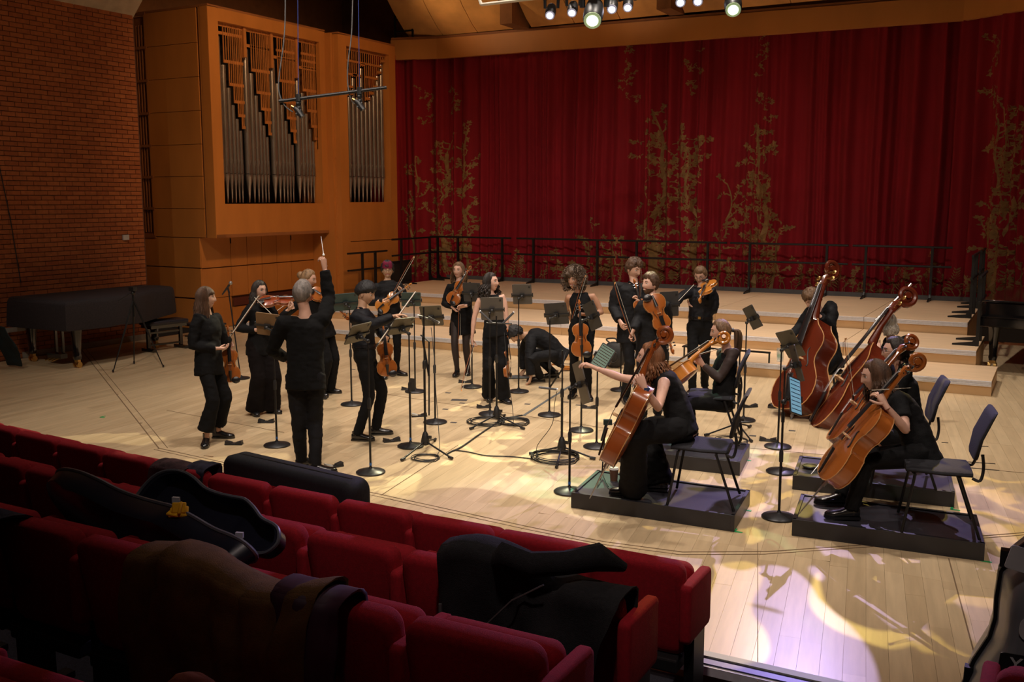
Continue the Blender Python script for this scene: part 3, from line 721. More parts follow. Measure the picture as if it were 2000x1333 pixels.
# oblong black viola case lying across the front row
t=thing('instrument_case','long black oblong fabric case lying along the front row seats','case',loc=(-4.1,4.72,.5),rz=rad(-7)); 
m=pad(1.2,.30,.2,.07,.03); m.build('case_shell',mat('black_nylon',(.018,.02,.026),.8,0,.2,40,bump=.2,bscale=300),t,smooth=50); t.location=(-4.2,4.74,.66); PM[t.name]=MX.Translation((-4.2,4.74,.66))@MX.Rotation(rad(-7),4,'Z')
m=MB(); m.tube([V((a*1.003,c*1.01-.1+.0,d)) for a,c,d in [(-.52,.1,.148),(0,.1,.150),(.52,.1,.148)]],.006,5); m.build('zip',M_plast,t)
m=pad(.34,.2,.2,.05,.02); m.xf(MX.Translation((.72,-.02,-.1))); m.build('side_pocket',mat('black_nylon',(.018,.02,.026)),t,smooth=50)
m=MB(); m.tube([(.86,-.1,-.05),(.92,-.16,-.12),(.9,-.16,-.24),(.86,-.1,-.2)],.01,6); m.build('carry_loop',M_plast,t)
# open moulded violin case on the third row
def case_outline(s=1.,k=28):
    pts=[(0,.0),(.03,.09),(.1,.135),(.2,.15),(.3,.14),(.4,.115),(.5,.11),(.6,.115),(.68,.12),(.76,.1),(.84,.07),(.92,.062),(.97,.045),(1,.0)]
    up=[(z*.84*s,w*s) for z,w in pts]; o=[V((a,b_,0)) for a,b_ in up+[(z,-w) for z,w in reversed(up[1:-1])]]; n=len(o); out=[]
    for i in range(n):
        p0,p1,p2,p3=[o[(i+j)%n] for j in (-1,0,1,2)]
        for j in range(3): t_=j/3; q_=.5*((2*p1)+(p2-p0)*t_+(2*p0-5*p1+4*p2-p3)*t_*t_+(3*p1-p0-3*p2+p3)*t_**3); out.append((q_.x,q_.y))
    return out
t=thing('violin_case','open dark moulded violin case propped on the third row seats','case',loc=(-3.8,3.2,.9))
def caseshell(M,name,label=None,inner=True,depth=.085):
    o=case_outline(); m=MB(); 
    rs=[]
    for h,s in ((-depth,.86),(-depth*.75,.97),(0,1.0),(0,.94),(-depth*.7,.9),(-depth*.85,.8)):
        cx=.42; rs.append([M@V(((a-cx)*s+cx,b_*s,h)) for a,b_ in o])
    m.rings(rs,0,True)
    ob_=m.build(name,mat('case_shell_navy',(.012,.014,.03),.35,0,.1,5,coat=.4),t,smooth=40,world=True)
    r=MB(); r.tube([M@V((a,b_,.002)) for a,b_ in o],.009,6,closed=True); r.build('rim',mat('case_rim',(.16,.17,.2),.4,.4),ob_,world=True)
    return ob_
A=D(128,985,5.3); Bp=D(500,1085,4.45)
# lower shell: lies on its side facing up-right; lid stands behind it
zax=(Bp-A).normalized(); n1=V((0,.35,.93)); M1=lookm(A,n1,V((0,1,.2)))
def placed(A,B_,nrm):
    x=(B_-A); L_=x.length; x.normalize(); z=(nrm-x*nrm.dot(x)).normalized(); y=z.cross(x)
    return basis(A,x*(L_/.84),y*1.15,z*1.15)
cs=caseshell(placed(D(118,955,4.95),D(500,1085,4.15),V((.15,.75,.35))),'lower_shell')
cs2=caseshell(placed(D(236,978,4.75)+V((0,.1,.0)),D(505,1078,4.25)+V((0,.12,.0)),V((-.1,-.72,.62))),'lid')
for px,py,dd in ((344,977,4.6),(468,1046,4.35),(165,962,4.83),(372,1018,4.43)):
    MB().box(D(px,py,dd),(.035,.014,.026),0,MX.Rotation(.3,3,'Z')).build('latch',M_alu,t,smooth=0,world=True)
m=MB(); m.tube([D(245,1006,4.62),D(252,1002,4.6),D(270,1010,4.58),D(274,1016,4.57)],.008,6); m.build('handle',M_alu,t,world=True)
m=MB()
for k in range(5):
    a=D(340+RG.uniform(0,24),984+RG.uniform(0,20),4.3); m.box(a,(.06,.05,.012),0,MX.Rotation(RG.uniform(0,3),3,(RG.random(),RG.random(),.5)))
tag(m.build('yellow_duster',mat('yellow_cloth',(.85,.45,.0),.8),bevel=.01),'crumpled yellow cloth lying in the open violin case','cloth')
# grey cello case at the right edge
def ccase():
    t=thing('cello_case','upright grey hard cello case with stickers at the right edge','case',loc=(.32,4.95,-.1)); 
    half=[(0,.18),(.05,.235),(.15,.27),(.3,.275),(.42,.25),(.55,.2),(.65,.19),(.75,.2),(.88,.2),(.98,.16),(1.05,.1),(1.2,.085),(1.3,.07),(1.36,.03)]
    o=[(w_,z) for z,w_ in half]+[(-w_,z) for z,w_ in reversed(half)]
    q=D(1992,1400,4.75); M=MX.Translation((q.x,q.y,-.13))@MX.Rotation(rad(16),4,'Z')@MX.Rotation(rad(5),4,'Y')
    m=MB(); rs=[]
    for y,s in ((-.2,.72),(-.18,.88),(-.12,.98),(-.02,1),(.0,1.02),(.02,1),(.1,.97),(.16,.86),(.18,.7)): rs.append([M@V((a*s,y,(c-.65)*(.5+.5*s)+.65)) for a,c in o])
    m.rings(rs); m.build('case_shell',mat('case_grey',(.24,.25,.26),.3,.1,.15,3,coat=.6),t,smooth=50,world=True)
    m=MB(); m.tube([M@V((a*1.025,0,c)) for a,c in o],.014,6,closed=True); m.build('seam',M_black,t,world=True)
    for z in (.35,.95): MB().box(M@V((-.27+(.07 if z>.6 else 0),0,z)),(.04,.05,.08)).build('latch',M_black,t,smooth=0,world=True)
    return t,M
cc,CM=ccase()
def sticker(name,x,z,w_,h,mt,txt=None,tm=None,size=.05,rot=0,label=None,round_=False):
    Mx=CM@MX.Translation((x,-.203-.0,z))@MX.Rotation(rot,4,'Y')
    m=MB(); 
    o=rrect(w_,h,min(w_,h)*.49 if round_ else .01)
    m.prism(o,0,.004,lambda a,b_,q:Mx@V((a,-q,b_))); s=m.build(name,mt,cc,smooth=0,world=True)
    if label: s['label']=label
    if txt:
        cu=bpy.data.curves.new(name+'_text','FONT'); cu.resolution_u=3; cu.body=txt; cu.size=size; cu.align_x='CENTER'; cu.align_y='CENTER'; cu.extrude=.0005; cu.materials.append(tm)
        cu.offset=.001
        oc=bpy.data.objects.new('tmp_text',cu); me=bpy.data.meshes.new_from_object(oc); bpy.data.objects.remove(oc)
        TM=MX.Translation(-V(PM[cc.name].translation))@Mx@MX.Translation((0,-.006,0))@MX.Rotation(PI/2,4,'X'); me.transform(TM); link('lettering',me,s)
    return s
Wt=mat('sticker_white',(.6,.6,.6),.5); Bk=mat('ink_black',(.01,.01,.01),.6)
sticker('sticker',-.1,1.0,.11,.3,Wt,'VIJN',Bk,.075,rad(-80),'tall white sticker with black lettering')
sticker('sticker',-.1,.70,.1,.12,Wt,'E',Bk,.06,0,'small round white sticker',True)
sticker('sticker',-.14,.52,.14,.1,Bk,'Y',Wt,.09,0,'black sticker with a white letter')
sticker('sticker',-.13,.36,.15,.15,mat('sticker_blue',(.03,.03,.25),.5),None,None,label='blue sticker')
sticker('sticker',-.2,.2,.15,.15,Wt,'TO\nM',Bk,.05,0,'round white sticker with black letters',True)
# ================= STRINGED INSTRUMENTS =================
def wood(name,c,rough=.25): return mat(name,c,rough,0,.22,3.0,coat=.6,stretch=(1,1,.35))
M_v1=wood('varnish_amber',(.35,.10,.018)); M_v2=wood('varnish_red',(.30,.05,.01)); M_v3=wood('varnish_bass',(.115,.018,.007)); M_v4=wood('varnish_gold',(.5,.18,.025)); M_v5=wood('varnish_cello',(.27,.065,.013))
M_ebony=mat('ebony',(.012,.011,.012),.3,0,.1,5,coat=.4); M_str=mat('string_steel',(.5,.5,.5),.3,.9); M_bridge=mat('maple_bridge',(.65,.42,.22),.5)
M_edge=wood('pale_edge',(.5,.25,.09)); M_hair=mat('bow_hair',(.75,.72,.62),.6); M_stick=wood('pernambuco',(.22,.07,.025))
VO=[(0,.02),(.006,.10),(.03,.175),(.08,.235),(.16,.283),(.25,.293),(.33,.278),(.39,.248),(.425,.236),(.435,.21),(.47,.175),(.53,.156),(.59,.157),(.64,.178),(.665,.205),(.675,.212),(.71,.212),(.77,.232),(.83,.236),(.89,.215),(.94,.17),(.975,.11),(.993,.05),(1,.03)]
BO=[(0,.02),(.006,.11),(.03,.19),(.08,.25),(.16,.295),(.25,.305),(.33,.288),(.40,.25),(.45,.218),(.5,.19),(.55,.18),(.60,.187),(.65,.21),(.69,.226),(.74,.228),(.79,.212),(.84,.175),(.89,.125),(.93,.085),(.97,.06),(1,.05)]
def make_instr(kind,name,label,cat,mt,L_,rib,arch,neck,head,OUT=VO,endpin=0.,chin=False,edge=None):
    t=thing(name,label,cat); out=[(w_*L_,z*L_) for z,w_ in OUT]; full=out+[(-a,z) for a,z in reversed(out)]
    n=len(out); m=MB()
    k=8
    def plate(sgn,mt_i,over_=.012*L_):
        vs=[]
        for w_,z in out:
            e=(w_+over_*.4)/max(w_,1e-4)
            for j in range(k+1):
                q=-1+2*j/k; f=math.sin(PI*min(max(z/L_,0.02),.98))**.6
                bulge=arch*L_*max(0,(1-abs(q)**2.2))**1.0*f
                vs.append(V((w_*e*q,sgn*(rib/2+.004*L_+bulge),z)))
        fs=[(i*(k+1)+j,i*(k+1)+j+1,(i+1)*(k+1)+j+1,(i+1)*(k+1)+j) for i in range(n-1) for j in range(k)]
        m.add(vs,fs,mt_i)
    plate(1,0); plate(-1,0)
    f2=[V((a*1.0,-rib/2-.004*L_,z)) for a,z in full]; f3=[V((a*1.0,rib/2+.004*L_,z)) for a,z in full]
    i1=[V((a*.96,-rib/2,z)) for a,z in full]; i2=[V((a*.96,rib/2,z)) for a,z in full]
    m.rings([f2,i1,i2,f3],0,cap=False); body=m.build('body',mt,t,smooth=45)
    m=MB()
    for y in (rib/2+.004*L_,-rib/2-.004*L_): m.tube([V((a*1.012,y,z)) for a,z in full],.0055*L_,6,closed=True)
    m.build('edging',edge or M_edge,body)
    for s in (-1,1):
        m=MB() # f hole
        P=[(.10,.66),(.085,.63),(.095,.58),(.115,.53),(.135,.48),(.13,.45),(.115,.455)]
        m.tube([V((s*a*L_,rib/2+.004*L_+arch*L_*(1-(a/.2)**2.2*.6)*.98+.001*L_,z*L_)) for a,z in P],[.004*L_]+[.007*L_]*5+[.005*L_],5)
        m.build('f_hole',Bk,body)
    yt=rib/2+arch*L_
    m=MB(); m.loft([(V((0,yt*.5+.0*L_,L_*.985)),V((1,0,0)),V((0,1,0)),.05*L_,yt*.55),(V((0,yt*.75,L_*1.02)),V((1,0,0)),V((0,1,0)),.035*L_,.045*L_),(V((0,yt*.95,L_+neck*.5)),V((1,0,0)),V((0,1,0)),.03*L_,.028*L_),(V((0,yt*1.0,L_+neck)),V((1,0,0)),V((0,1,0)),.032*L_,.03*L_)],10); m.build('neck',mt,t)
    y1=yt+.05*L_
    m=MB(); m.loft([(V((0,y1+.03*L_,L_*.62)),V((1,0,0)),V((0,1,0)),.058*L_,.014*L_),(V((0,y1-.01*L_,L_+neck*.98)),V((1,0,0)),V((0,1,0)),.033*L_,.012*L_)],8); m.build('fingerboard',M_ebony,t)
    # pegbox and scroll
    m=MB(); z0=L_+neck; hw=.03*L_
    m.loft([(V((0,yt,z0)),V((1,0,0)),V((0,1,0)),hw,.035*L_),(V((0,yt-.01*L_,z0+head*.35)),V((1,0,0)),V((0,1,0)),hw*1.05,.05*L_),(V((0,yt-.05*L_,z0+head*.62)),V((1,0,0)),V((0,1,0)),hw*.8,.035*L_)],8)
    c=V((0,yt-.035*L_,z0+head*.8)); sp=[];rr=[]
    for i in range(34):
        a=-PI*.62+i/33*PI*3.6; r=.085*L_*(1-i/33)**.8+.012*L_; sp.append(c+V((0,-math.cos(a)*r,math.sin(a)*r))); rr.append(.030*L_*(1-.45*i/33))
    m.tube(sp,rr,8)
    m.loft([(c-V((hw*1.5,0,0)),V((0,1,0)),V((0,0,1)),.03*L_,.03*L_),(c+V((hw*1.5,0,0)),V((0,1,0)),V((0,0,1)),.03*L_,.03*L_)],8)
    m.build('scroll',mt,t)
    for i in range(4):
        s=-1 if i%2 else 1; z=z0+head*(.14+.13*i); m=MB(); m.tube([V((-s*hw,yt,z)),V((s*.085*L_,yt,z))],.009*L_,6); m.ball(V((s*.105*L_,yt,z)),V((.028*L_,.012*L_,.024*L_)),8,0,5)
        m.build('peg',M_ebony if kind!='bass' else M_brass,t)
    hb=.085*L_; zb=.535*L_; yb_=rib/2+arch*L_
    m=MB(); T2=lambda a,b_,h:V((a,yb_-.004*L_+b_,zb+h)); m.prism([(-.055*L_,0),(-.035*L_,0),(-.02*L_,hb*.4),(.02*L_,hb*.4),(.035*L_,0),(.055*L_,0),(.045*L_,hb*.6),(.05*L_,hb*.85),(0,hb*1.02),(-.05*L_,hb*.85),(-.045*L_,hb*.6)],-.008*L_,.008*L_,T2); m.build('bridge',M_bridge,t,smooth=0)
    m=MB(); m.loft([(V((0,yb_+.01*L_,.03*L_)),V((1,0,0)),V((0,1,0)),.02*L_,.012*L_),(V((0,yb_+.06*L_,.35*L_)),V((1,0,0)),V((0,1,0)),.05*L_,.012*L_)],8); m.build('tailpiece',M_ebony,t)
    m=MB()
    for i in range(4):
        a=(i-1.5); m.tube([V((a*.018*L_,yb_+.07*L_,.34*L_)),V((a*.024*L_,yb_+hb,zb)),V((a*.012*L_,y1+.005*L_,L_+neck)),V((a*.01*L_,yt,z0+head*(.2+.1*i)))],.0022*L_ if L_<.5 else .0015*L_,4)
    m.build('strings',M_str,t)
    if chin: m=MB(); m.ball(V((-.15*L_,yb_+.03*L_,.06*L_)),V((.13*L_,.035*L_,.1*L_)),12,0,6); m.build('chin_rest',M_ebony,t)
    if endpin:
        m=MB(); m.tube([V((0,0,.0)),V((0,0,-endpin))],[.011*(1 if L_<1 else 1.3),.004],8); m.tube([V((0,0,.01)),V((0,0,-.05))],.02,8); m.build('endpin',M_str,t)
    return t
def make_bow(name,label,L_=.74,thick=1.,frog=M_ebony):
    t=thing(name,label,'bow'); m=MB()
    m.tube([V((0,0,0)),V((0,-.006,L_*.3)),V((0,-.012,L_*.6)),V((0,-.006,L_*.9)),V((0,.002,L_))],[.0052*thick,.005*thick,.0045*thick,.004*thick,.0035*thick],7); m.build('stick',M_stick,t)
    m=MB(); m.prism([(0,.004),(.022*thick,.008),(.022*thick,.055),(.004,.06)],-.007*thick,.007*thick,lambda a,b_,h:V((h,a,b_))); m.build('frog',frog,t,smooth=0)
    m=MB(); m.prism([(0,L_),(0,L_-.03),(.02,L_-.012),(.024,L_)],-.004,.004,lambda a,b_,h:V((h,a,b_))); m.build('tip',M_edge,t,smooth=0)
    m=MB(); m.box(((0),.021,L_/2+.02),(.010*thick,.0018,L_-.06)); m.build('hair_ribbon',M_hair,t,smooth=0); return t
PROTO={}
def instr(kind,label,bottom,top,normal,mt=None,scale=1.):
    """bottom = end of the body, top = a point on the axis towards the scroll"""
    key=(kind,mt.name if mt else '')
    M=lookm(bottom,V(top)-V(bottom),normal)@MX.Scale(scale,4)
    if key not in PROTO:
        if kind=='violin': t=make_instr(kind,'violin',label,'violin',mt or M_v1,.356,.032,.045,.13,.11,chin=True)
        if kind=='viola': t=make_instr(kind,'viola',label,'viola',mt or M_v1,.415,.04,.045,.15,.125,chin=True)
        if kind=='cello': t=make_instr(kind,'cello',label,'cello',mt or M_v5,.755,.125,.035,.29,.2,endpin=.36)
        if kind=='bass': t=make_instr(kind,'double_bass',label,'double bass',mt or M_v3,1.12,.2,.03,.42,.3,BO,endpin=.24)
        t.location,q,t.scale=M.decompose(); t.rotation_euler=q.to_euler(); t['label']=label; PM[t.name]=M; PROTO[key]=t; reg()
    else: t=dup(PROTO[key],M,label)
    t['group']={'violin':'violins held by the players','viola':'violas held by the players','cello':'cellos','bass':'double basses'}[kind]
    return t
def bow(label,frog,tip,hair,L_=.74,thick=1.):
    M=lookm(frog,V(tip)-V(frog),hair); ln=(V(tip)-V(frog)).length
    M=M@MX.Scale(ln/.74,4)
    if 'bow' not in PROTO:
        t=make_bow('bow',label); t.location,q,t.scale=M.decompose(); t.rotation_euler=q.to_euler(); PM[t.name]=M; PROTO['bow']=t; reg()
    else: t=dup(PROTO['bow'],M,label)
    t['group']='bows held by the players'; return t

# ================= STANDS, TABLETS, MICROPHONES =================
M_tab=mat('tablet_grey',(.10,.09,.08),.5,.2,.05,5); M_tabd=mat('tablet_dark',(.03,.03,.032),.45); M_tabg=mat('tablet_green',(.02,.05,.05),.5); M_tabo=mat('tablet_olive',(.10,.085,.055),.55); M_tabt=mat('tablet_tan',(.20,.115,.05),.6); M_tabp=mat('tablet_pale_green',(.30,.36,.24),.55)
M_scr=mat('screen_pages',(.10,.14,.11),.25,0,.1,5,emit=((.35,.5,.38),.16)); M_scrb=mat('screen_blue',(.08,.16,.2),.25,emit=((.25,.55,.75),.35)); M_scrd=mat('screen_dark',(.05,.012,.012),.12); M_blue=mat('blue_tape',(.02,.12,.4),.5)
def stand(px,py,ztop,label,r=.135,blue=False,clamp=None,lean=0):
    g=G(px,py); t=thing('music_stand',label,'stand',loc=g,group='round based stands for the tablets')
    m=MB(); m.lathe([(r*.97,0),(r,.004),(r,.012),(r*.93,.02),(.05,.034),(.018,.045),(.012,.06)],32); m.build('base',mat('cast_base',(.02,.02,.022),.38,.3,.1,8),t)
    h1=ztop*.52; m=MB(); m.lathe([(.0105,.03),(.0105,h1)],12); m.build('lower_pole',M_black,t)
    m=MB(); m.lathe([(.011,h1-.05),(.0165,h1-.045),(.0175,h1+.03),(.012,h1+.05)],12); m.build('clutch',M_plast,t)
    m=MB(); m.lathe([(.0075,h1),(.0075,ztop-.02)],10); m.build('upper_pole',M_black,t)
    if blue: m=MB(); m.lathe([(.0118,.07),(.0118,.095)],12); m.build('blue_tape_ring',M_blue,t)
    return t,g
TL=[]
def tablet(label,c,face,roll=0,w_=.26,h=.205,back=M_tab,screen=M_scrd,lines=False,holder=None,hangs=None):
    """c centre, face = direction the screen looks; built as a thing held by a stand clamp"""
    z=V(face).normalized(); x=UP.cross(z); x.normalize(); y=z.cross(x); q=MX.Rotation(roll,3,z); x=q@x; y=q@y
    M=basis(V(c),x,y,z); t=thing('tablet',label,'tablet',M=M,group='tablets on stands')
    m=MB(); m.prism(rrect(w_,h,.012,3),-.006,.004); m.build('shell',back,t,smooth=0)
    m=MB(); m.prism(rrect(w_-.02,h-.02,.006,2),.004,.0052); s=m.build('screen',screen,t,smooth=0)
    if lines:
        m=MB()
        for p in range(2 if w_>h else 1):
            for k in range(8): m.box(((-.06+.12*p) if w_>h else 0,h*.4-k*h*.11,.006),(w_*.38 if w_>h else w_*.8,.006,.001))
        m.build('music_line',M_scrd if lines==1 else mat('blue_note_line',(.02,.06,.12),.4),s,smooth=0)
    m=MB(); m.box((-w_*.38,h*.36,-.0075),(.022,.022,.004)); m.build('camera_bump',M_plast,t,smooth=0)
    m=MB(); m.box((0,-.012,-.014),(w_+.03,.018,.012)); m.box((-w_/2-.01,-.012,-.002),(.012,.05,.02)); m.box((w_/2+.01,-.012,-.002),(.012,.05,.02)); m.box((0,-.012,-.03),(.06,.055,.03)); m.ball((0,-.012,-.052),.022,10,0,6); m.build('clamp',M_plast,t,smooth=30)
    return t,M
def stand_tab(bx,by,tx,ty,face,tilt,slabel,tlabel,roll=0,blue=False,**k):
    """tablet centre given in the photo; the pole rises to just behind it"""
    g=G(bx,by); c=D(tx,ty,dep(g)); 
    f=(hd(face)*math.cos(rad(tilt))+UP*math.sin(rad(tilt)))
    # distance along the view so the clamp sits over the base
    back=c-f*.05
    r=ray(tx,ty); rh=V((r.x,r.y,0)).normalized(); off=(g-back); off.z=0; c=c+r*((off.dot(rh))/math.hypot(r.x,r.y))
    back=c-f*.055+V((0,0,-.012))
    t,_=stand(bx,by,max(back.z,.5),slabel,blue=blue)
    m=MB(); m.tube([V((g.x,g.y,back.z-.03)),V((back.x,back.y,back.z))],.012,8); m.ball(V((g.x,g.y,back.z-.03)),.02,8,0,5); m.build('tilt_head',M_plast,t,world=True)
    return tablet(tlabel,c,f,roll,**k)
S=stand_tab
S(541,871,524,634,10,20,'stand nearest the conductor, left of him, with blue tape ring','tan backed tablet before the dark haired woman playing violin',blue=True,back=M_tabt,w_=.25,h=.25,roll=.12)
S(594,831,588,640,330,15,'stand whose base shows between the conductor and the boy','tablet hidden behind the conductor',back=M_tabd)
S(687,791,675,590,345,22,'stand right of the conductor, tall, bearing a dark green tablet','dark green tablet right of the raised arm',back=M_tabg,w_=.3,h=.23,roll=-.06)
S(724,924,699,651,300,32,'nearest stand in the middle, round base by the front seats','olive tablet tilted in front of the black haired young man',blue=True,back=M_tabo,w_=.27,h=.21,roll=-.05)
S(802,873,784,637,318,38,'stand with its base right of the young man\'s shoes','olive tablet the young man reaches over',blue=True,back=M_tabo,w_=.25,h=.22)
S(811,766,803,585,355,24,'far stand with a phone leaning on its base','dark green tablet beside the purple haired player',back=M_tabg,w_=.25,h=.2)
S(850,826,843,617,12,18,'stand behind the crossed microphones, third round base in the middle','grey brown tablet just left of the woman in the short dress',back=M_tabo,w_=.25,h=.24,roll=-.06)
S(922,757,922,571,20,12,'stand at the feet of the woman in the black dress','black tablet overlapping the woman in the black dress',back=M_tabd,w_=.25,h=.26)
S(957,810,961,603,2,10,'stand before the sleeveless woman in wide trousers','grey tablet in front of the sleeveless woman',back=M_tab,w_=.26,h=.27,roll=-.03)
S(1013,766,1020,575,8,14,'stand between the sleeveless woman and the crouching man','grey tablet standing free above the crouching man',back=M_tab,w_=.25,h=.27,roll=-.03)
S(1073,812,1087,613,20,14,'stand right in front of the crouching man','black tablet above the crouching man\'s back',back=M_tabd,w_=.27,h=.26,roll=-.1)
S(1135,842,1157,617,62,12,'stand in front of the curly haired woman','dark tablet turned sideways before the curly haired woman',back=M_tabd,w_=.25,h=.3,roll=-.35)
S(1165,874,1178,698,208,18,'stand left of the near cellist\'s bow arm, behind her plinth','tablet showing two pages of music beside the near cellist\'s arm',back=M_tabd,screen=M_scr,lines=1,w_=.17,h=.25,roll=-.45)
S(1112,962,1136,748,75,10,'stand touching the front left corner of the near cellist\'s plinth','dark tablet the near cellist is turning a page on',blue=True,back=M_tab,w_=.26,h=.36,roll=-.3)
S(1212,763,1220,584,5,12,'stand in front of the tall suited man','pale green tablet before the tall suited man',back=M_tabp,w_=.27,h=.28,roll=-.08)
S(1452,822,1470,620,70,22,'stand behind the pony tailed cellist','dark tablet between pony tailed cellist and the double bass',back=M_tabd,w_=.24,h=.27,roll=-.35)
S(1519,874,1544,672,55,25,'farthest of the three stands before the double basses','olive tablet on the farthest of the three stands by the basses',back=M_tabo,w_=.24,h=.3,roll=-.3)
S(1525,923,1556,710,78,12,'middle of the three stands before the double basses','edge-on tablet on the middle stand by the basses',back=M_tab,w_=.12,h=.34,roll=-.25)
S(1521,1012,1553,774,128,14,'nearest of the three stands, beside the right hand plinths','tablet with a glowing blue page facing the near right cellist',back=M_tabd,screen=M_scrb,lines=2,w_=.2,h=.29,roll=-.33)
S(1302,800,1307,594,2,8,'stand behind the bearded man','flat black music desk beside the bearded man',back=M_tabd,w_=.22,h=.3,roll=-.05)
def tube_thing(name,label,cat,pts,r,m,world=True,group=None,n=6):
    o=MB().tube(pts,r,n).build(name,m); tag(o,label,cat,group); return o
def mic(label,a,b,r=.0105,head=False,mt=None,grp='microphones over the floor stands'):
    a=V(a);b=V(b); t=thing('microphone',label,'microphone',loc=a,group=grp)
    d=(b-a).normalized()
    if head:
        m=MB(); m.tube([a,b-d*.05],[r*.85,r*1.4],10); m.build('handle',M_plast,t,world=True)
        m=MB(); m.ball(b-d*.02,.027,12,0,8); m.build('grille_head',mat('mic_grille',(.35,.34,.33),.5,.7,.2,90),t,world=True)
    else:
        m=MB(); m.tube([a,b],r,10); m.build('body',mt or mat('mic_body_grey',(.09,.09,.1),.4,.5),t,world=True)
        m=MB(); m.tube([b,b+d*.012],r*1.06,10); m.build('capsule_end',M_alu,t,world=True)
    return t
def tripod_stand(px,py,ztop,label,legs,col=.9):
    g=G(px,py); g.z=0; t=thing('microphone_stand',label,'stand',loc=g,group='tripod microphone stands')
    m=MB(); m.lathe([(.012,.06),(.04,.07),(.045,.1),(.03,.17),(.018,.2)],12); m.box((.05,0,.15),(.04,.02,.03)); m.build('hub',M_plast,t)
    m=MB(); m.lathe([(.012,.06),(.012,ztop*.6)],10); m.build('lower_pole',M_black,t)
    m=MB(); m.lathe([(.0125,ztop*.6-.04),(.019,ztop*.6-.03),(.019,ztop*.6+.03),(.012,ztop*.6+.05)],10); m.build('clutch',M_plast,t)
    m=MB(); m.lathe([(.008,ztop*.6),(.008,ztop)],10); m.build('upper_pole',M_black,t)
    for lx,ly in legs:
        q=G(lx,ly); d=(q-g); d.z=0; l=min(max(d.length,.3),.42); d.normalize()
        m=MB(); m.tube([g+V((0,0,.1))+d*.02,g+d*l+V((0,0,.02))],.009,8); lg=m.build('leg',M_black,t,world=True)
        m=MB(); m.tube([g+d*(l-.03)+V((0,0,.02)),g+d*(l+.025)+V((0,0,.018))],.015,8); m.build('rubber_foot',M_plast,lg,world=True)
    return t,g
t,g=tripod_stand(831,882,1.45,'tripod stand in the middle foreground carrying two crossed microphones',[(762,912),(904,906),(850,862)])
d0=dep(g); c=D(831,632,d0); m=MB(); m.tube([D(838,735,d0-.03),D(826,665,d0),D(828,640,d0)],.011,8); m.tube([D(822,655,d0),D(838,668,d0-.1),D(838,812,d0-.1)],.008,8); m.build('boom_arm',M_black,t,world=True)
mic('left one of two crossed slim microphones left of the short dress',D(842,625,d0),D(817,617,d0-.1)); mic('right one of two crossed slim microphones left of the short dress',D(836,619,d0-.05),D(856,630,d0))
t,g=tripod_stand(970,828,1.22,'tripod stand in front of the sleeveless woman with a stereo bar',[(921,840),(1021,840),(985,815)]); d0=dep(g)
m=MB(); m.tube([D(950,631,d0),D(1000,633,d0)],.009,8); m.tube([D(948,631,d0),D(947,640,d0)],.012,8); m.build('stereo_bar',M_black,t,world=True)
mic('grey slim microphone pointing up left before the sleeveless woman',D(960,630,d0),D(938,609,d0),.0125); mic('grey slim microphone pointing up right before the sleeveless woman',D(982,632,d0),D(1003,611,d0),.0125)
t,g=tripod_stand(1097,893,1.05,'tripod stand before the near cellist with a long boom',[(1047,890),(1158,899),(1081,929)]); d0=dep(g)
m=MB(); m.tube([D(1104,689,d0+.05),D(1098,722,d0),D(1074,757,d0+.1)],.009,8); m.ball(D(1098,716,d0),.025,8,0,6); m.build('boom_arm',M_black,t,world=True)
mic('slim microphone lying level at the end of the long boom',D(1052,757,d0+.1),D(1087,761,d0+.1),.012)
t,g=tripod_stand(1440,846,1.0,'low tripod stand half hidden behind the chair of the pony tailed cellist',[(1380,853),(1475,870),(1460,838)])
g=G(470,740); t=thing('microphone_stand','round based vocal microphone stand at the left between two women','stand',loc=g,group='round based stand for the vocal microphone')
m=MB(); m.lathe([(.125,0),(.13,.005),(.13,.015),(.04,.03),(.012,.05)],28); m.build('base',M_black,t); m=MB(); m.tube([g+V((0,0,.03)),D(447,573,dep(g))],.009,10); m.build('pole',M_black,t,world=True)
d0=dep(g); m=MB(); m.tube([D(448,574,d0),D(445,563,d0)],.013,8); m.build('mic_clip',M_plast,t,world=True)
mic('black handheld microphone with silver grille on the left stand',D(434,576,d0),D(452,551,d0),.012,True,grp='vocal microphone')
# cables
M_cab=mat('cable_black',(.015,.015,.015),.6)
def coil(px,py,r,n,label,squash=1.):
    g=G(px,py); pts=[]; RR=random.Random(int(px))
    for i in range(n*18+1):
        a=2*PI*i/18; rr=r*(1+.13*math.sin(a*.29+1.3*(i//18))+.03*math.sin(a*1.3)-.02*(i%18==0)); pts.append((g.x+rr*math.cos(a),g.y+rr*.95*math.sin(a),.007+.0045*(i//18)+.003*math.sin(a*1.7)))
    return tube_thing('cable_coil',label,'cable coil',pts,.0042,M_cab,group='cable coils under the tripod stands')
coil(832,897,.13,4,'small coil of black cable under the middle tripod stand'); coil(950,826,.2,6,'left coil of black cable under the stereo microphones'); coil(1004,827,.17,7,'right coil of black cable under the stereo microphones'); coil(1086,897,.22,9,'thick coil of black cable under the near cellist\'s tripod')
coil(1430,862,.16,3,'loose coil of cable behind the pony tailed cellist\'s chair')
def gl(P,z=.008): return [V((G(*p).x,G(*p).y,z)) for p in P]
def smoothp(P,n=5):
    out=[]; k=len(P)
    for i in range(k-1):
        p0=P[max(i-1,0)];p1=P[i];p2=P[i+1];p3=P[min(i+2,k-1)]
        for j in range(n):
            t=j/n; out.append(.5*((2*p1)+(p2-p0)*t+(2*p0-5*p1+4*p2-p3)*t*t+(3*p1-p0-3*p2+p3)*t**3))
    return out+[P[-1]]
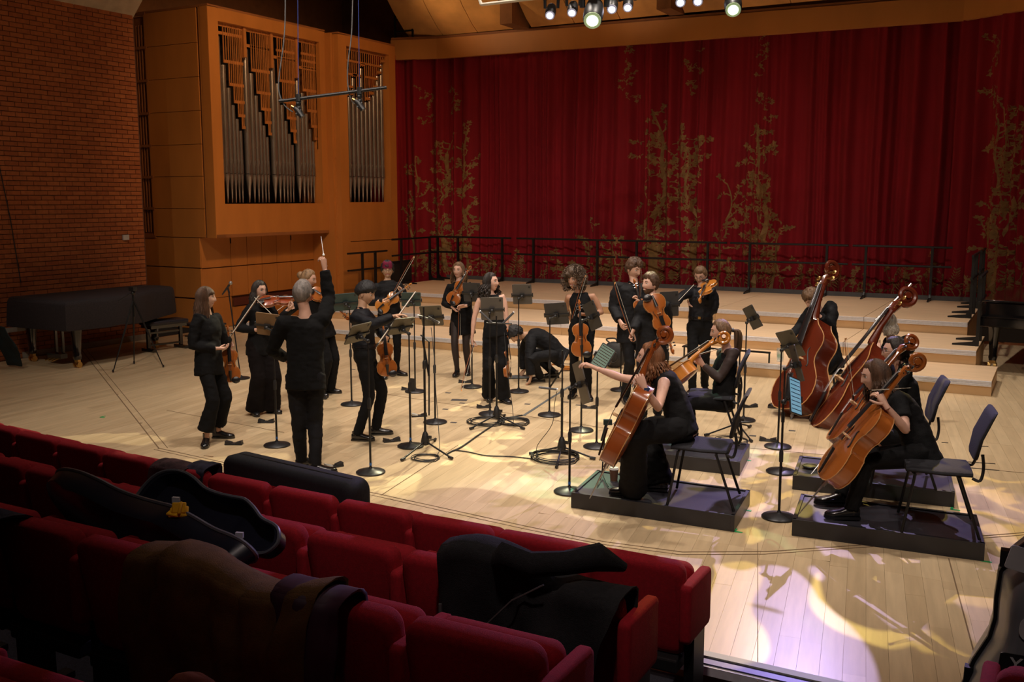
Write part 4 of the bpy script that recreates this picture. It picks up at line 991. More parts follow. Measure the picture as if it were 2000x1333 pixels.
b=MB(); strip([tuple(q[:2]) for q in gl([(1120,751),(1070,782),(1022,813)])],.035,.003,b); tag(b.build('cable_tape',mat('grey_tape',(.10,.11,.11),.7),smooth=0),'straight grey tape running diagonally across the floor','tape')
tube_thing('cable','thick black cable from the stereo stand to the middle tripod','cable',smoothp(gl([(1020,813),(985,820),(955,838),(930,855),(900,876),(882,884),(872,890)])),.009,M_cab)
tube_thing('cable','thin cable snaking from the floor joint to the coil before the near cellist','cable',smoothp(gl([(886,881),(915,885),(950,892),(1000,894),(1045,899)])),.006,M_cab)
for lab,A_,Bs in (('thin cable dropping from the crossed microphones',(842,640,10.4),[(848,700),(851,760),(857,845),(858,880),(850,893)]),('thin cable hanging from the long boom',(1088,765,9.4),[(1083,790),(1078,830),(1050,870),(1049,890)]),('thin cable hanging behind the stereo stand',(985,650,11.4),[(990,720),(1000,790),(1003,825)])):
    P=[D(A_[0],A_[1],A_[2])]; e=G(*Bs[-1],.01); de=dep(e)
    for i,q in enumerate(Bs[:-1]): P.append(D(q[0],q[1],A_[2]+(de-A_[2])*(i+1)/len(Bs)))
    P.append(e); P=[V((p.x,p.y,max(p.z,.008))) for p in P]; tube_thing('microphone_cable',lab,'cable',smoothp(P),.0035,M_cab)
# page-turn pedals
def pedal(px,py,yaw,label,white=False):
    g=G(px,py); t=thing('foot_pedal',label,'pedal',loc=g,rz=yaw,group='page turning pedals on the floor')
    m=MB(); m.prism([(-.09,-.035),(.09,-.035),(.09,.035),(-.09,.035)],0,.018); m.build('body',M_plast,t,smooth=0,bevel=.006)
    for s in (-1,1):
        m=MB(); m.add([(s*.02,-.033,.018),(s*.085,-.033,.018),(s*.085,.033,.018),(s*.02,.033,.018),(s*.02,-.033,.024),(s*.085,-.033,.042),(s*.085,.033,.042),(s*.02,.033,.024)],[(0,3,2,1),(4,5,6,7),(0,1,5,4),(1,2,6,5),(2,3,7,6),(3,0,4,7)]); m.build('foot_switch',mat('label_white',(.6,.6,.55),.5) if (white and s<0) else M_plast,t,smooth=0)
for px,py,a,l,wt in [(457,869,.5,'pedal by the boots of the leftmost woman',0),(520,826,.5,'pedal at the feet of the violin playing woman',0),(765,863,.9,'pedal beside the young man\'s shoe',0),(652,913,1.1,'pedal with white label at the conductor\'s right shoe',1),(819,814,.7,'pedal with white label beneath the crossed microphones',1),(797,762,.6,'pedal by the phone leaning on a stand base',0),(908,748,.5,'pedal before the woman in the black dress',0),(945,797,.6,'pedal by the wide trousered woman\'s shoe',0),(1046,743,.3,'pedal under the crouching man\'s hand',0),(1150,798,.3,'pedal at the curly haired woman\'s feet',0),(1465,796,.7,'pedal behind the pony tailed cellist',0),(1500,862,.2,'pedal between the basses and the stands',0),(1228,751,.4,'pedal by the tall suited man\'s stand',0),(625,780,.4,'pedal behind the conductor\'s knee',0)]: pedal(px,py,a,l,wt)
g=G(806,766); m=MB(); m.xf(MX.Identity(4)); m.prism(rrect(.08,.16,.01,3),-.006,.006,lambda a,b_,h:g+V((.03+a*.9,-.05+h+.1*(b_+.08)*.3,.11+b_))); tag(m.build('phone',M_plast,smooth=0),'black phone with printed label leaning upright on a stand base','phone')
# ================= PEOPLE =================
def skin(name,c): return mat(name,c,.55,0,.07,9,spec=.35)
SK={'fair':skin('skin_fair',(.60,.36,.27)),'light':skin('skin_light',(.52,.30,.215)),'tan':skin('skin_tan',(.40,.21,.13)),'asian':skin('skin_warm',(.52,.31,.20))}
M_lip=mat('lip',(.36,.10,.09),.45); M_white=mat('eye_white',(.6,.58,.55),.3); M_iris=mat('eye_iris',(.03,.02,.015),.2); M_teeth=mat('teeth',(.75,.7,.65),.3)
def hairm(n,c): return mat(n,c,.62,0,.45,26,stretch=(1,1,.15),bump=.5,bscale=120)
HM={'brown':hairm('hair_brown',(.075,.036,.018)),'dark':hairm('hair_dark',(.018,.011,.008)),'black':hairm('hair_black',(.009,.008,.009)),'grey':hairm('hair_grey',(.17,.145,.13)),'blond':hairm('hair_blond',(.23,.135,.065)),'auburn':hairm('hair_auburn',(.17,.065,.022)),'purple':hairm('hair_red_purple',(.20,.012,.05)),'curly':hairm('hair_curly',(.085,.052,.032)),'ash':hairm('hair_ash_blond',(.42,.38,.33)),'light':hairm('hair_light_brown',(.14,.075,.035))}
def cloth(n,c,r=.85,sheen=.0,b=.25): return mat(n,tuple(q*.5 for q in c),r,0,.25,7,bump=b,bscale=160,sheen=sheen,spec=.22)
CL={'black':cloth('black_cotton',(.008,.008,.0095)),'navy':cloth('dark_shirt',(.012,.013,.019),.6),'knit':cloth('black_knit',(.0065,.0065,.007),.95),'suit':cloth('dark_suit',(.014,.0145,.018),.75),'jeans':cloth('black_denim',(.012,.012,.016),.85),'velvet':cloth('black_velvet',(.009,.005,.005),.95,.3),'satin':cloth('black_satin',(.008,.008,.009),.5),'sheer':mat('sheer_black',(.035,.02,.018),.7,0,.2,7),'tights':mat('black_tights',(.02,.012,.011),.7)}
M_shoe=mat('black_leather',(.01,.01,.011),.25,0,.2,8,coat=.5)
TS=bpy.data.scenes.new('bake')
def remesh(mb,vox,it=6,fac=.6):
    me=mb.mesh('tmp',M_black,0); o=bpy.data.objects.new('tmp',me); TS.collection.objects.link(o)
    r=o.modifiers.new('r','REMESH'); r.mode='VOXEL'; r.voxel_size=vox
    s=o.modifiers.new('s','SMOOTH'); s.factor=fac; s.iterations=it
    vl=TS.view_layers[0]; vl.update(); dg=vl.depsgraph; ev=o.evaluated_get(dg)
    m2=bpy.data.meshes.new_from_object(ev,depsgraph=dg)
    vs=[v.co.copy() for v in m2.vertices]; fs=[tuple(p.vertices) for p in m2.polygons]
    bpy.data.objects.remove(o); bpy.data.meshes.remove(me); bpy.data.meshes.remove(m2)
    return vs,fs
def wrinkle(vs,amp,freq=9,seed=0):
    out=[]
    for p in vs:
        q=p*freq; w_=NZ.noise(V((q.x*.9+seed,q.y*.9,q.z*1.6))); r_=(1-abs(w_)*2.6)*.9
        out.append(p+V((NZ.noise(q+V((seed,0,0))),NZ.noise(q+V((0,seed+7,0))),.3*NZ.noise(q+V((0,0,seed+13)))))*amp+V((NZ.noise(V((q.x,q.y,q.z*2))*1.9+V((3,seed,0))),NZ.noise(V((q.x,q.y,q.z*2))*1.9+V((seed,9,0))),0))*amp*.8)
    return out
def lerp(a,b,t): return a+(b-a)*t
def gs(v): return math.exp(-v*v)
def headp(x,y,z,fem=False):
    a,b,c=.0755,.095,.116
    p=V((x*a,y*b,z*c))
    if z<0:
        t=-z; p.x*=1-(.30 if fem else .24)*t**1.5
        if y>0: p.y*=1-.10*t
        else: p.y*=1-.42*t
        if y>0: p.y+=.014*gs((z+.85)/.25)*max(y,0)
    else: p.x*=1-.03*z
    if y>0:
        X,Z=p.x,p.z; f=min(1,y*2)
        n=0
        if Z<.03: n=(.004+.019*min(max((.022-Z)/.05,0),1))*gs(X/(.0095+.005*min(max((.0-Z)/.03,0),1)))*(1 if Z>-.03 else math.exp(-((Z+.03)/.006)**2))
        n-=.009*gs((abs(X)-.031)/.017)*gs((Z-.012)/.013); n+=.004*gs((Z-.036)/.010)*gs(X/.05)
        n+=.005*gs((abs(X)-.04)/.018)*gs((Z+.022)/.02); n+=.006*gs(X/.021)*gs((Z+.058)/.010); n-=.004*gs(X/.024)*gs((Z+.0585)/.0028)
        n+=.006*gs(X/.02)*gs((Z+.1)/.014); n-=.003*gs(X/.02)*gs((Z+.08)/.008)
        p.y+=n*f
    return p
def add_head(mb,F,s,fem,smile=0,iris=3):
    nl,nk=48,36; rs=[]
    for k in range(nk+1):
        la=-PI/2+PI*k/nk; la=min(max(la,-PI/2+.03),PI/2-.03); ring=[]
        for j in range(nl):
            u=-1+2*j/nl; ph=PI*math.copysign(abs(u)**1.7,u); ring.append((math.cos(la)*math.sin(ph),math.cos(la)*math.cos(ph),math.sin(la)))
        rs.append(ring)
    start=len(mb.f); mb.rings([[F@(headp(*d,fem)*s) for d in r] for r in rs],0)
    i=start
    for k in range(nk):
        for j in range(nl):
            d=rs[k][j]; p=headp(*d,fem)
            lw=.023+.008*smile
            if p.y>.05 and abs(p.x)<lw and abs(p.z+.058-smile*.35*abs(p.x)*.5)<.0085: mb.m[i]=1
            i+=1
    XF=tuple(F.to_3x3()@V(a_) for a_ in ((1,0,0),(0,1,0),(0,0,1)))
    for sd in (-1,1):
        e=V((sd*.031,.0725,.0115)); mb.ball(F@(e*s),V((.0145,.0118,.0085))*s,12,2,8,X=XF)
        mb.ball(F@((e+V((0,.0062,-.0006)))*s),.0066*s,8,iris,5)
        mb.tube([F@(V((sd*(.016+.031*q_),.0845-.012*abs(q_-.45),.0165+.004*math.sin(q_*PI)))*s) for q_ in (0,.3,.6,1)],[.0015*s,.0026*s,.0026*s,.0012*s],5,4 if fem else 0)
        mb.tube([F@(V((sd*(.017+.029*t),.0935-.020*t*t+.001,.034+.004*math.sin(t*PI)))*s) for t in (0,.33,.66,1)],[.0025*s,.0034*s,.003*s,.0015*s],5,4)
        mb.ball(F@(V((sd*.077,-.006,-.004))*s),V((.009,.019,.031))*s,10,0,6,X=(F.to_3x3()@V((1,0,0)),F.to_3x3()@V((0,1,0)),F.to_3x3()@V((0,0,1))))
    if smile>.5: mb.tube([F@(V((x,.0925-abs(x)*.35,-.0585+abs(x)*.2))*s) for x in (-.018,-.009,0,.009,.018)],[.002*s,.0035*s,.004*s,.0035*s,.002*s],6,5)
def hairline(ph,bang,side,back):
    a=abs(ph)
    if a<.8: return bang
    if a<1.35: return lerp(bang,side,(a-.8)/.55)
    if a<1.75: return lerp(side,side-.02,(a-1.35)/.4)
    return lerp(side-.02,back,min((a-1.75)/.6,1))
def add_cap(mb,F,s,fem,th=.014,bang=.058,side=.0,back=-.07,amp=.004,freq=16,seed=0,top=0.,mi=0,part=0.):
    nl,nk=56,40; rs=[]
    for k in range(nk+1):
        la=-PI/2+PI*k/nk; la=min(max(la,-PI/2+.03),PI/2-.03); ring=[]
        for j in range(nl):
            ph=-PI+2*PI*j/nl; d=(math.cos(la)*math.sin(ph),math.cos(la)*math.cos(ph),math.sin(la)); p=headp(*d,fem)
            if d[1]>0: p=V((p.x,.095*d[1],p.z)) if p.z>.03 else p
            m=p.z-hairline(ph,bang,side,back)+amp*2.5*NZ.noise(V((ph*5+seed,la*3,seed)))
            k_=min(max(m/.028,-1),1); n=V(d)
            disp=(th+top*max(d[2],0))*k_*k_*(3-2*k_) if k_>0 else -.012*min(1,-k_*2)
            if k_>0: disp+=amp*k_*NZ.noise(V(d)*freq+V((seed,0,0)))+amp*.8*k_*NZ.noise(V((ph*freq*.9+seed,la*2.2,3)))
            ring.append(F@((p+n*disp)*s))
        rs.append(ring)
    mb.rings(rs,mi)
def add_strands(mb,F,s,n,length,a0=70,a1=290,seed=1,wave=.01,spread=.02,r=.006,mi=0,out=.004,back_pull=.0,curl=0,grav=None,shoulder=.0):
    RR=random.Random(seed); g=grav or V((0,0,-1)); R3=F.to_3x3()
    for i in range(n):
        ph=rad(a0+(a1-a0)*(i+RR.random())/n); st=RR.uniform(.05,.9); P=[]
        for q in range(7):
            la=PI/2-.12-st*.6-q/6*(PI/2-.0-st*.6); d=(math.cos(la)*math.sin(ph),math.cos(la)*math.cos(ph),math.sin(la)); p=headp(*d); 
            if d[1]>0: p.y=.095*d[1]
            P.append(F@((p+V(d)*(.014+out))*s))
        L_=length*RR.uniform(.82,1.05); m=9; o=R3@V((math.sin(ph),math.cos(ph),0)); o.z=0; pw=RR.uniform(0,6); base=P[-1]
        for q in range(1,m+1):
            t=q/m; w=wave*math.sin(t*9+pw)+wave*.5*math.sin(t*17+pw*2)
            P.append(base+g*(L_*t)+o*(spread*math.sin(t*PI*.8)+w-back_pull*t+shoulder*t*t)+V((RR.uniform(-1,1),RR.uniform(-1,1),0))*.004)
        k=len(P); mb.tube(P,[r*s*(.5+.5*math.sin(min(1,j/k*1.6)*PI/2))*(1 if j<k*.75 else max(.15,1-(j-k*.75)/(k*.27))) for j in range(k)],4,mi)
def add_bundle(mb,P,n,rad_,seed=1,r=.005,mi=0,wave=.006):
    RR=random.Random(seed); P=smoothp([V(p) for p in P],4)
    for i in range(n):
        a=RR.uniform(0,6.28); q=RR.random()**.5; pw=RR.uniform(0,6); k=len(P); e=RR.uniform(.8,1); pts=[]
        for j,p in enumerate(P):
            t=j/(k-1); 
            if t>e: break
            w=rad_*q*(math.sin(min(t*2.2+.12,1.3))*(1-.45*t)); pts.append(p+V((math.cos(a)*w,math.sin(a)*w,0))+V((math.sin(t*11+pw),math.cos(t*9+pw),0))*wave*t)
        mb.tube(pts,[r*(1 if j<len(pts)*.8 else .35) for j in range(len(pts))],4,mi)
def add_hand(mb,w,d,pn,s,curl=.5,right=True,spread=.1,thumb=.5,mi=0):
    """w wrist, d pointing direction, pn direction the palm faces"""
    d=V(d).normalized(); pn=(V(pn)-d*V(pn).dot(d)); 
    if pn.length<1e-3: pn=frame(d)[0]
    pn.normalize(); l=d.cross(pn)*(1 if right else -1)      # towards the thumb
    l=-l
    f=s*.95
    mb.loft([(w-d*.03*f,l,pn,.026*f,.020*f),(w,l,pn,.027*f,.019*f),(w+d*.03*f,l,pn,.034*f,.018*f),(w+d*.065*f,l,pn,.041*f,.0155*f),(w+d*.092*f,l,pn,.039*f,.012*f)],12,mi)
    for i,(o,L_) in enumerate(((.029,.068),(.0098,.077),(-.0098,.072),(-.029,.056))):
        b=w+d*(.083 if i in(1,2) else .078)*f+l*o*f; dd=(d+l*(o/.03)*spread).normalized(); P=[b-dd*.02*f,b]; p=b; ang=0; cv=curl*(1+.12*i)
        for seg,bend in ((.46,48),(.30,62),(.24,38)):
            ang+=rad(bend)*cv; p=p+(dd*math.cos(ang)+pn*math.sin(ang))*L_*seg*f; P.append(p)
        mb.tube(P,[.0095*f,.0092*f,.0085*f,.0077*f,.0055*f],7,mi); mb.ball(P[-1],.0055*f,6,mi,4)
    b=w+d*.022*f+l*.026*f; dd=(l*(1-.55*thumb)+d*(.65)+pn*(.25+.7*thumb)).normalized(); P=[b-l*.015*f,b,b+dd*.038*f]; dd2=(dd+d*.5+pn*.3*thumb-l*.25*thumb).normalized(); P+=[P[-1]+dd2*.03*f]; P+=[P[-1]+(dd2-l*.2*thumb).normalized()*.022*f]
    mb.tube(P,[.014*f,.0135*f,.0105*f,.0095*f,.006*f],7,mi); mb.ball(P[-1],.006*f,6,mi,4)
def shoe(mb,a,d,s,kind='shoe'):
    d=V((d.x,d.y,0)).normalized(); x=d.cross(UP); z0=a.z-.085*s
    c=lambda f,h: V((a.x,a.y,0))+d*f*s+V((0,0,z0+h*s))
    L=[(-.062,.036,.012,.03),(-.055,.04,.030,.035),(-.02,.05,.036,.048),(.03,.045,.037,.043),(.08,.034,.043,.032),(.13,.028,.046,.026),(.17,.024,.036,.022),(.19,.02,.014,.014)]
    mb.loft([(c(f,h+.004),x,UP,w*s,dz*s,.85) for f,h,w,dz in L],14)
    mb.loft([(c(-.012,.03),x,d,.036*s,.045*s),(c(-.015,.1 if kind=='shoe' else .13),x,d,.036*s,.042*s)],12)
    o=[(-.064,-.03),(-.05,-.038),(.02,-.038),(.1,-.047),(.165,-.038),(.194,-.012),(.194,.012),(.165,.038),(.1,.047),(.02,.038),(-.05,.038),(-.064,.03)]
    mb.prism(o,0,.018*s,lambda f,b,h:V((a.x,a.y,z0+h))+d*f*s+x*b*s)
def person(label,top,feet,hdg,hc,nk,arms,hh=None,hp=0,tilt=0,pel=None,pd=0.,zf=0.,sex='m',skin_='fair',hair='brown',style='short',tops='shirt',topc='black',bottom='trousers',botc='black',knees=None,sit=False,sh=None,h=None,smile=0,foot_dir=None,hand=None,belt=False,glasses=False,beard=False,extra=None,hairlen=.3,sw=None,kdep=(0,0),arch=0.,bootk='shoe',lean=None,group='musicians and conductor on the stage',hem=.06,wide=None):
    fem=sex=='f'
    A=[G(feet[0][0],feet[0][1],zf),G(feet[1][0],feet[1][1],zf)]     # left, right
    mid=(A[0]+A[1])/2; dm=dep(mid)
    if h is None: h=D(top[0],top[1],dep(mid+V((0,0,1.5)))).z-zf-.012
    s=h/1.70; t=thing('person',label,'person',loc=mid,group=group)
    f=hd(hdg); r=hd(hdg+90)
    if pel is None: P0=V((mid.x,mid.y,zf+.535*h))
    else: P0=D(pel[0],pel[1],dep(V((mid.x,mid.y,zf+.9)))+pd)
    NB=sph(nk[0],nk[1],P0,.515*s,0 if lean is None else lean,1.06)
    sp=(NB-P0).normalized()
    HC=sph(hc[0],hc[1],NB,.158*s,0,1.15)
    if (HC-NB).length<.13*s: HC=NB+(HC-NB).normalized()*.13*s if (HC-NB).length>.02 else NB+sp*.15*s
    hh=hdg if hh is None else hh; hf=hd(hh)*math.cos(rad(hp))-UP*math.sin(rad(hp)); hr=hd(hh+90); hu=hr.cross(hf)
    if tilt: q=MX.Rotation(rad(tilt),3,hf); hr=q@hr; hu=q@hu
    F=basis(HC,hr,hf,hu)
    sw=sw or (.158 if fem else .183)*s
    rr=(r-sp*r.dot(sp)).normalized(); ff=sp.cross(rr); ff=-ff if ff.dot(f)<0 else ff
    S=[NB-rr*sw-sp*.055*s,NB+rr*sw-sp*.055*s]
    if sh:
        for i in (0,1):
            if sh[i]: S[i]=sph(sh[i][0],sh[i][1],NB-sp*.04*s,sw,sh[i][2] if len(sh[i])>2 else 0,1.1)
    W=[];E=[]
    for i in (0,1):
        e,w=arms[i][0],arms[i][1]
        Ei=sph(e[0],e[1],S[i],.285*s,e[2] if len(e)>2 else 0,1.05); Wi=sph(w[0],w[1],Ei,.25*s,w[2] if len(w)>2 else 0,1.05)
        E.append(Ei);W.append(Wi)
    HJ=[P0-rr*.085*s,P0+rr*.085*s]
    K=[];AN=[]
    for i in (0,1):
        a=A[i]+V((0,0,.085*s)); AN.append(a)
        hj=HJ[i]
        if knees and knees[i]: K.append(sph(knees[i][0],knees[i][1],hj,.43*s,knees[i][2] if len(knees[i])>2 else 0,1.1))
        else:
            d_=(a-hj); L1,L2=.44*s,.425*s; dl=min(d_.length,L1+L2-.004); x=(dl*dl+L1*L1-L2*L2)/(2*dl); hgt=math.sqrt(max(L1*L1-x*x,0)); dn=d_.normalized(); ax=(f-dn*f.dot(dn)).normalized()
            K.append(hj+dn*x+ax*hgt)
    # --- body: one continuous skin ---
    b=MB()
    wd=dict(hip=.155 if fem else .15,waist=.115 if fem else .135,chest=.135 if fem else .155,sh=.125 if fem else .15)
    ARCH=arch
    def torso(mb,g=0.,z0=-.09,bust=True,neckw=.05,toph=1.0):
        L_=[(z0,wd['hip']*.9,.10),(0,wd['hip'],.112),(.12,(wd['hip']+wd['waist'])/2,.103),(.22,wd['waist'],.092),(.34,wd['chest'],.108 if not fem else .115),(.43,wd['sh']+.01,.098),(.485,wd['sh']*.72,.07),(.515,neckw,.052)]
        mb.loft([(P0+sp*q*s+ff*((.012*s if .3<q<.4 else 0)-ARCH*math.sin(PI*min(max(q/.515,0),1))),rr,ff,(a+g)*s,(c+g)*s,.88) for q,a,c in L_ if q<=.515*toph],20)
    torso(b,-.008)
    b.tube([NB-sp*.05*s,NB+(HC-NB)*.2,HC-hf*.012*s-hu*.05*s],[.064*s,.050*s if not fem else .045*s,.05*s if not fem else .043*s],14)
    ar=1. if not fem else .88
    for i in (0,1):
        b.tube([NB-sp*.07*s+(S[i]-NB)*.35,S[i],lerp(S[i],E[i],.3),lerp(S[i],E[i],.8),E[i],lerp(E[i],W[i],.3),lerp(E[i],W[i],.8),W[i]],[q*s*ar for q in (.06,.057,.052,.042,.039,.041,.028,.025)],12)
        b.tube([HJ[i]+sp*.04,HJ[i],lerp(HJ[i],K[i],.3),lerp(HJ[i],K[i],.85),K[i],lerp(K[i],AN[i],.3),lerp(K[i],AN[i],.85),AN[i]-V((0,0,.02))],[q*s for q in (.066,.07,.066,.05,.047,.049,.033,.034)],12)
        d=V((0,0,0))
    vs,fs=remesh(b,.0125)
    B=MB(); B.add(vs,fs,0); add_head(B,F,s,fem,smile)
    HD=[]
    for i in (0,1):
        hp_=(hand or {}).get(i,{}); d=(W[i]-E[i]).normalized()
        if 'to' in hp_: 
            T_=sph(hp_['to'][0],hp_['to'][1],W[i],.1*s,hp_['to'][2] if len(hp_['to'])>2 else 0); d=(T_-W[i]).normalized()
        pn=hp_.get('pn'); pn=(hd(pn[0])*math.cos(rad(pn[1]))+UP*math.sin(rad(pn[1]))) if pn else (-rr if i else rr)
        add_hand(B,W[i],d,pn,s,hp_.get('curl',.45),bool(i),hp_.get('spread',.12),hp_.get('thumb',.5)); HD.append((W[i]+d*.085*s,d,pn))
    HMm=HM[hair]
    o=B.build('body',[SK[skin_],M_lip,M_white,M_iris,HMm if hair not in('grey','ash','blond') else HM['light'],M_teeth],t,smooth=80,world=True)
    # --- clothes ---
    c=MB(); g={'blazer':.022,'shirt':.016,'knit':.016,'tee':.012,'sleeveless':.008,'sheer':.008,'dress':.007}[tops]
    z0={'blazer':-.20 if not sit else -.12,'shirt':.07 if belt else -.16,'knit':-.12,'tee':-.1,'sleeveless':-.06,'sheer':-.06,'dress':-.1}[tops]
    L_=[(z0,wd['hip']*.98+(.02 if not belt else -.01),.115),(0,wd['hip'],.115),(.12,(wd['hip']+wd['waist'])/2,.108),(.22,wd['waist']+(.012 if tops in('shirt','blazer','knit') else 0),.1),(.34,wd['chest'],.115),(.43,wd['sh']+.012,.1),(.48,wd['sh']*.75,.075),(.503,.062,.06)]
    if tops in ('sleeveless',): L_=L_[:-1]+[(.495,.06,.058)]
    c.loft([(P0+sp*q*s+ff*((.012*s if .3<q<.4 else 0)-ARCH*math.sin(PI*min(max(q/.515,0),1))),rr,ff,(a+g)*s,(e_+g)*s,.88) for q,a,e_ in L_],22)
    slv={'blazer':.93,'shirt':.95,'knit':.95,'tee':.33,'sleeveless':0,'sheer':.95,'dress':.95}[tops]
    if slv:
        gg=g*.9
        for i in (0,1):
            pts=[NB-sp*.07*s+(S[i]-NB)*.3,S[i],lerp(S[i],E[i],.3)]; rs=[.062,.062,.056]
            if slv>.5: pts+=[lerp(S[i],E[i],.8),E[i],lerp(E[i],W[i],.3),lerp(E[i],W[i],slv)]; rs+=[.048,.046,.046,.034 if tops!='blazer' else .040]
            else: pts+=[lerp(S[i],E[i],.62)]; rs+=[.06]
            if tops=='sheer' : continue
            c.tube(pts,[(q*ar+gg)*s for q in rs],12)
    else:
        for i in (0,1): c.tube([NB-sp*.06*s+(S[i]-NB)*.2,lerp(NB-sp*.055*s,S[i],.62)],[.055*s,.058*s*ar],12)
    vs,fs=remesh(c,.0135,5); vs=wrinkle(vs,.0075*s if tops not in('tee','sleeveless') else .005*s,11,len(label)); 
    nm={'blazer':'jacket','shirt':'shirt','knit':'jumper','tee':'t_shirt','sleeveless':'sleeveless_top','sheer':'blouse','dress':'dress'}[tops]
    q=MB(); q.add(vs,fs); q.build(nm,CL[topc],t,smooth=80,world=True)
    if tops=='sheer':
        c=MB()
        for i in (0,1): c.tube([NB-sp*.05*s+(S[i]-NB)*.2,S[i],lerp(S[i],E[i],.3),lerp(S[i],E[i],.8),E[i],lerp(E[i],W[i],.3),lerp(E[i],W[i],.93)],[(q_*ar+.009)*s for q_ in (.062,.063,.056,.046,.045,.045,.032)],12)
        vs,fs=remesh(c,.0135,5); q=MB(); q.add(wrinkle(vs,.004,14,3),fs); q.build('sheer_sleeves',CL['sheer'],t,smooth=80,world=True)
    if tops in ('shirt','blazer'):
        c=MB()
        for sd in (-1,1):
            a0=NB-ff*.052*s+sp*.012*s; a1=NB+rr*sd*.062*s+sp*.008*s; a2=NB+ff*.06*s+rr*sd*.03*s-sp*.025*s; a3=NB+ff*.1*s+rr*sd*.022*s-sp*.1*s
            c.tube([a0,a1,a2,a3],[.014*s,.016*s,.016*s,.008*s],8,flat=.8)
        c.build('collar' if tops=='shirt' else 'lapel',CL[topc],t,smooth=60,world=True)
    c=MB()
    if bottom in('trousers','slim','wide'):
        rs={'trousers':(.096,.098,.088,.068,.066,.062,.056,.056),'slim':(.095,.096,.084,.062,.058,.057,.046,.045),'wide':(.1,.106,.104,.096,.095,.10,.115,.12)}[bottom]
        c.loft([(P0+sp*(z_)*s,rr,ff,(wd['hip']+k_)*s,(.112+k_)*s,.88) for z_,k_ in ((-.1,-.03),(-.03,.008),(.06,.006),(.115,.008 if belt else -.012))],20)
        for i in (0,1):
            low=V((AN[i].x,AN[i].y,zf+hem*s)); c.tube([HJ[i]+sp*.02,HJ[i],lerp(HJ[i],K[i],.3),lerp(HJ[i],K[i],.85),K[i],lerp(K[i],low,.3),lerp(K[i],low,.85),low],[q_*s*(wide or 1) for q_ in rs],14)
        vs,fs=remesh(c,.0145,5); vs=wrinkle(vs,.008*s,9,len(label)+3); q=MB(); q.add(vs,fs); q.build('trousers',CL[botc],t,smooth=80,world=True)
    elif bottom=='skirt':
        c.loft([(P0+UP*z_*s,rr,ff,a*s,e_*s) for z_,a,e_ in ((.2,.132,.11),(.1,.15,.125),(0,.17,.14),(-.15,.19,.155),(-.30,.205,.165))],26)
        vs,fs=remesh(c,.014,4); vs=wrinkle(vs,.008,8,5); q=MB(); q.add(vs,fs); q.build('skirt',CL[botc],t,smooth=80,world=True)
        c=MB()
        for i in (0,1): c.tube([HJ[i],lerp(HJ[i],K[i],.3),lerp(HJ[i],K[i],.85),K[i],lerp(K[i],AN[i],.3),lerp(K[i],AN[i],.85),AN[i]-V((0,0,.03))],[q_*s+.003 for q_ in (.085,.078,.055,.05,.052,.034,.036)],14)
        c.build('tights',CL['tights'],t,smooth=80,world=True)
    if belt:
        c=MB(); c.loft([(P0+sp*z_*s,rr,ff,(wd['hip']+.017)*s,.131*s,.88) for z_ in (.082,.116)],24); c.build('belt',M_shoe,t,smooth=40,world=True)
        c=MB(); c.box(P0+sp*.099*s+ff*.132*s,(.035,.035,.03)); c.build('belt_buckle',M_brass,t,smooth=0,world=True)
    fd=foot_dir or (hdg-14,hdg+14)
    for i in (0,1):
        c=MB(); shoe(c,AN[i],hd(fd[i]),s,bootk); c.build('shoe',M_shoe,t,smooth=60,world=True)
    # --- hair ---
    H=MB()
    if style=='short': add_cap(H,F,s,fem,.017,.058,-.005,-.07,.006,18,seed=len(label)); 
    elif style=='thin': add_cap(H,F,s,fem,.010,.075,-.02,-.085,.004,30,seed=2)
    elif style=='bowl': add_cap(H,F,s,fem,.03,.036,.018,-.035,.006,12,seed=3,top=.006)
    elif style=='mop': add_cap(H,F,s,fem,.026,.042,-.01,-.08,.012,14,seed=5,top=.01)
    elif style=='quiff': add_cap(H,F,s,fem,.016,.06,-.015,-.07,.008,14,seed=6,top=.02)
    elif style=='curls': add_cap(H,F,s,fem,.022,.052,-.005,-.07,.016,22,seed=8,top=.012)
    elif style=='afro':
        add_cap(H,F,s,fem,.06,.05,-.05,-.1,.02,14,seed=4,top=.015); RR=random.Random(5)
        for i in range(520):
            ph=RR.uniform(.55,2*PI-.55); la=RR.uniform(-.75,1.5); d=V((math.cos(la)*math.sin(ph),math.cos(la)*math.cos(ph),math.sin(la))); p=headp(*d)+d*.05; P=[]
            ax,ay,az=frame(d); pw=RR.uniform(0,6)
            for q_ in range(6): P.append(F@((p+d*q_*.011+(ax*math.cos(pw+q_*1.9)+ay*math.sin(pw+q_*1.9))*.008)*s))
            H.tube(P,[.0055,.006,.0055,.005,.004,.002],4)
    else:
        bang={'fringe':.034}.get(style,.074)
        add_cap(H,F,s,fem,.015,bang,.0,-.085,.004,20,seed=len(label)%7)
        if style in('long','fringe','wavy'):
            add_strands(H,F,s,150,hairlen,68,292,seed=len(label),wave=.022 if style=='wavy' else .006,spread=.022 if style!='wavy' else .04,r=.0075)
        if style=='pony':
            pb=F@(V((0,-.11,.0))*s); pe=pb+(-hf).normalized()*.05+UP*-.01
            add_bundle(H,[pb,pe,pe+V((0,0,-.12))-hf*.015,pe+V((0,0,-.28))],70,.05,3,.006)
            c=MB(); c.tube([pb,pb-hf*.02],.022,10); H_=c.build('hair_tie',M_plast,t,world=True)
        if style=='halfup':
            add_strands(H,F,s,90,hairlen,120,240,seed=5,wave=.01,spread=.02,r=.0075,back_pull=-.02); c=MB(); c.ball(F@(V((0,-.115,.03))*s),.022,8,0,5); c.build('hair_clip',M_plast,t,world=True)
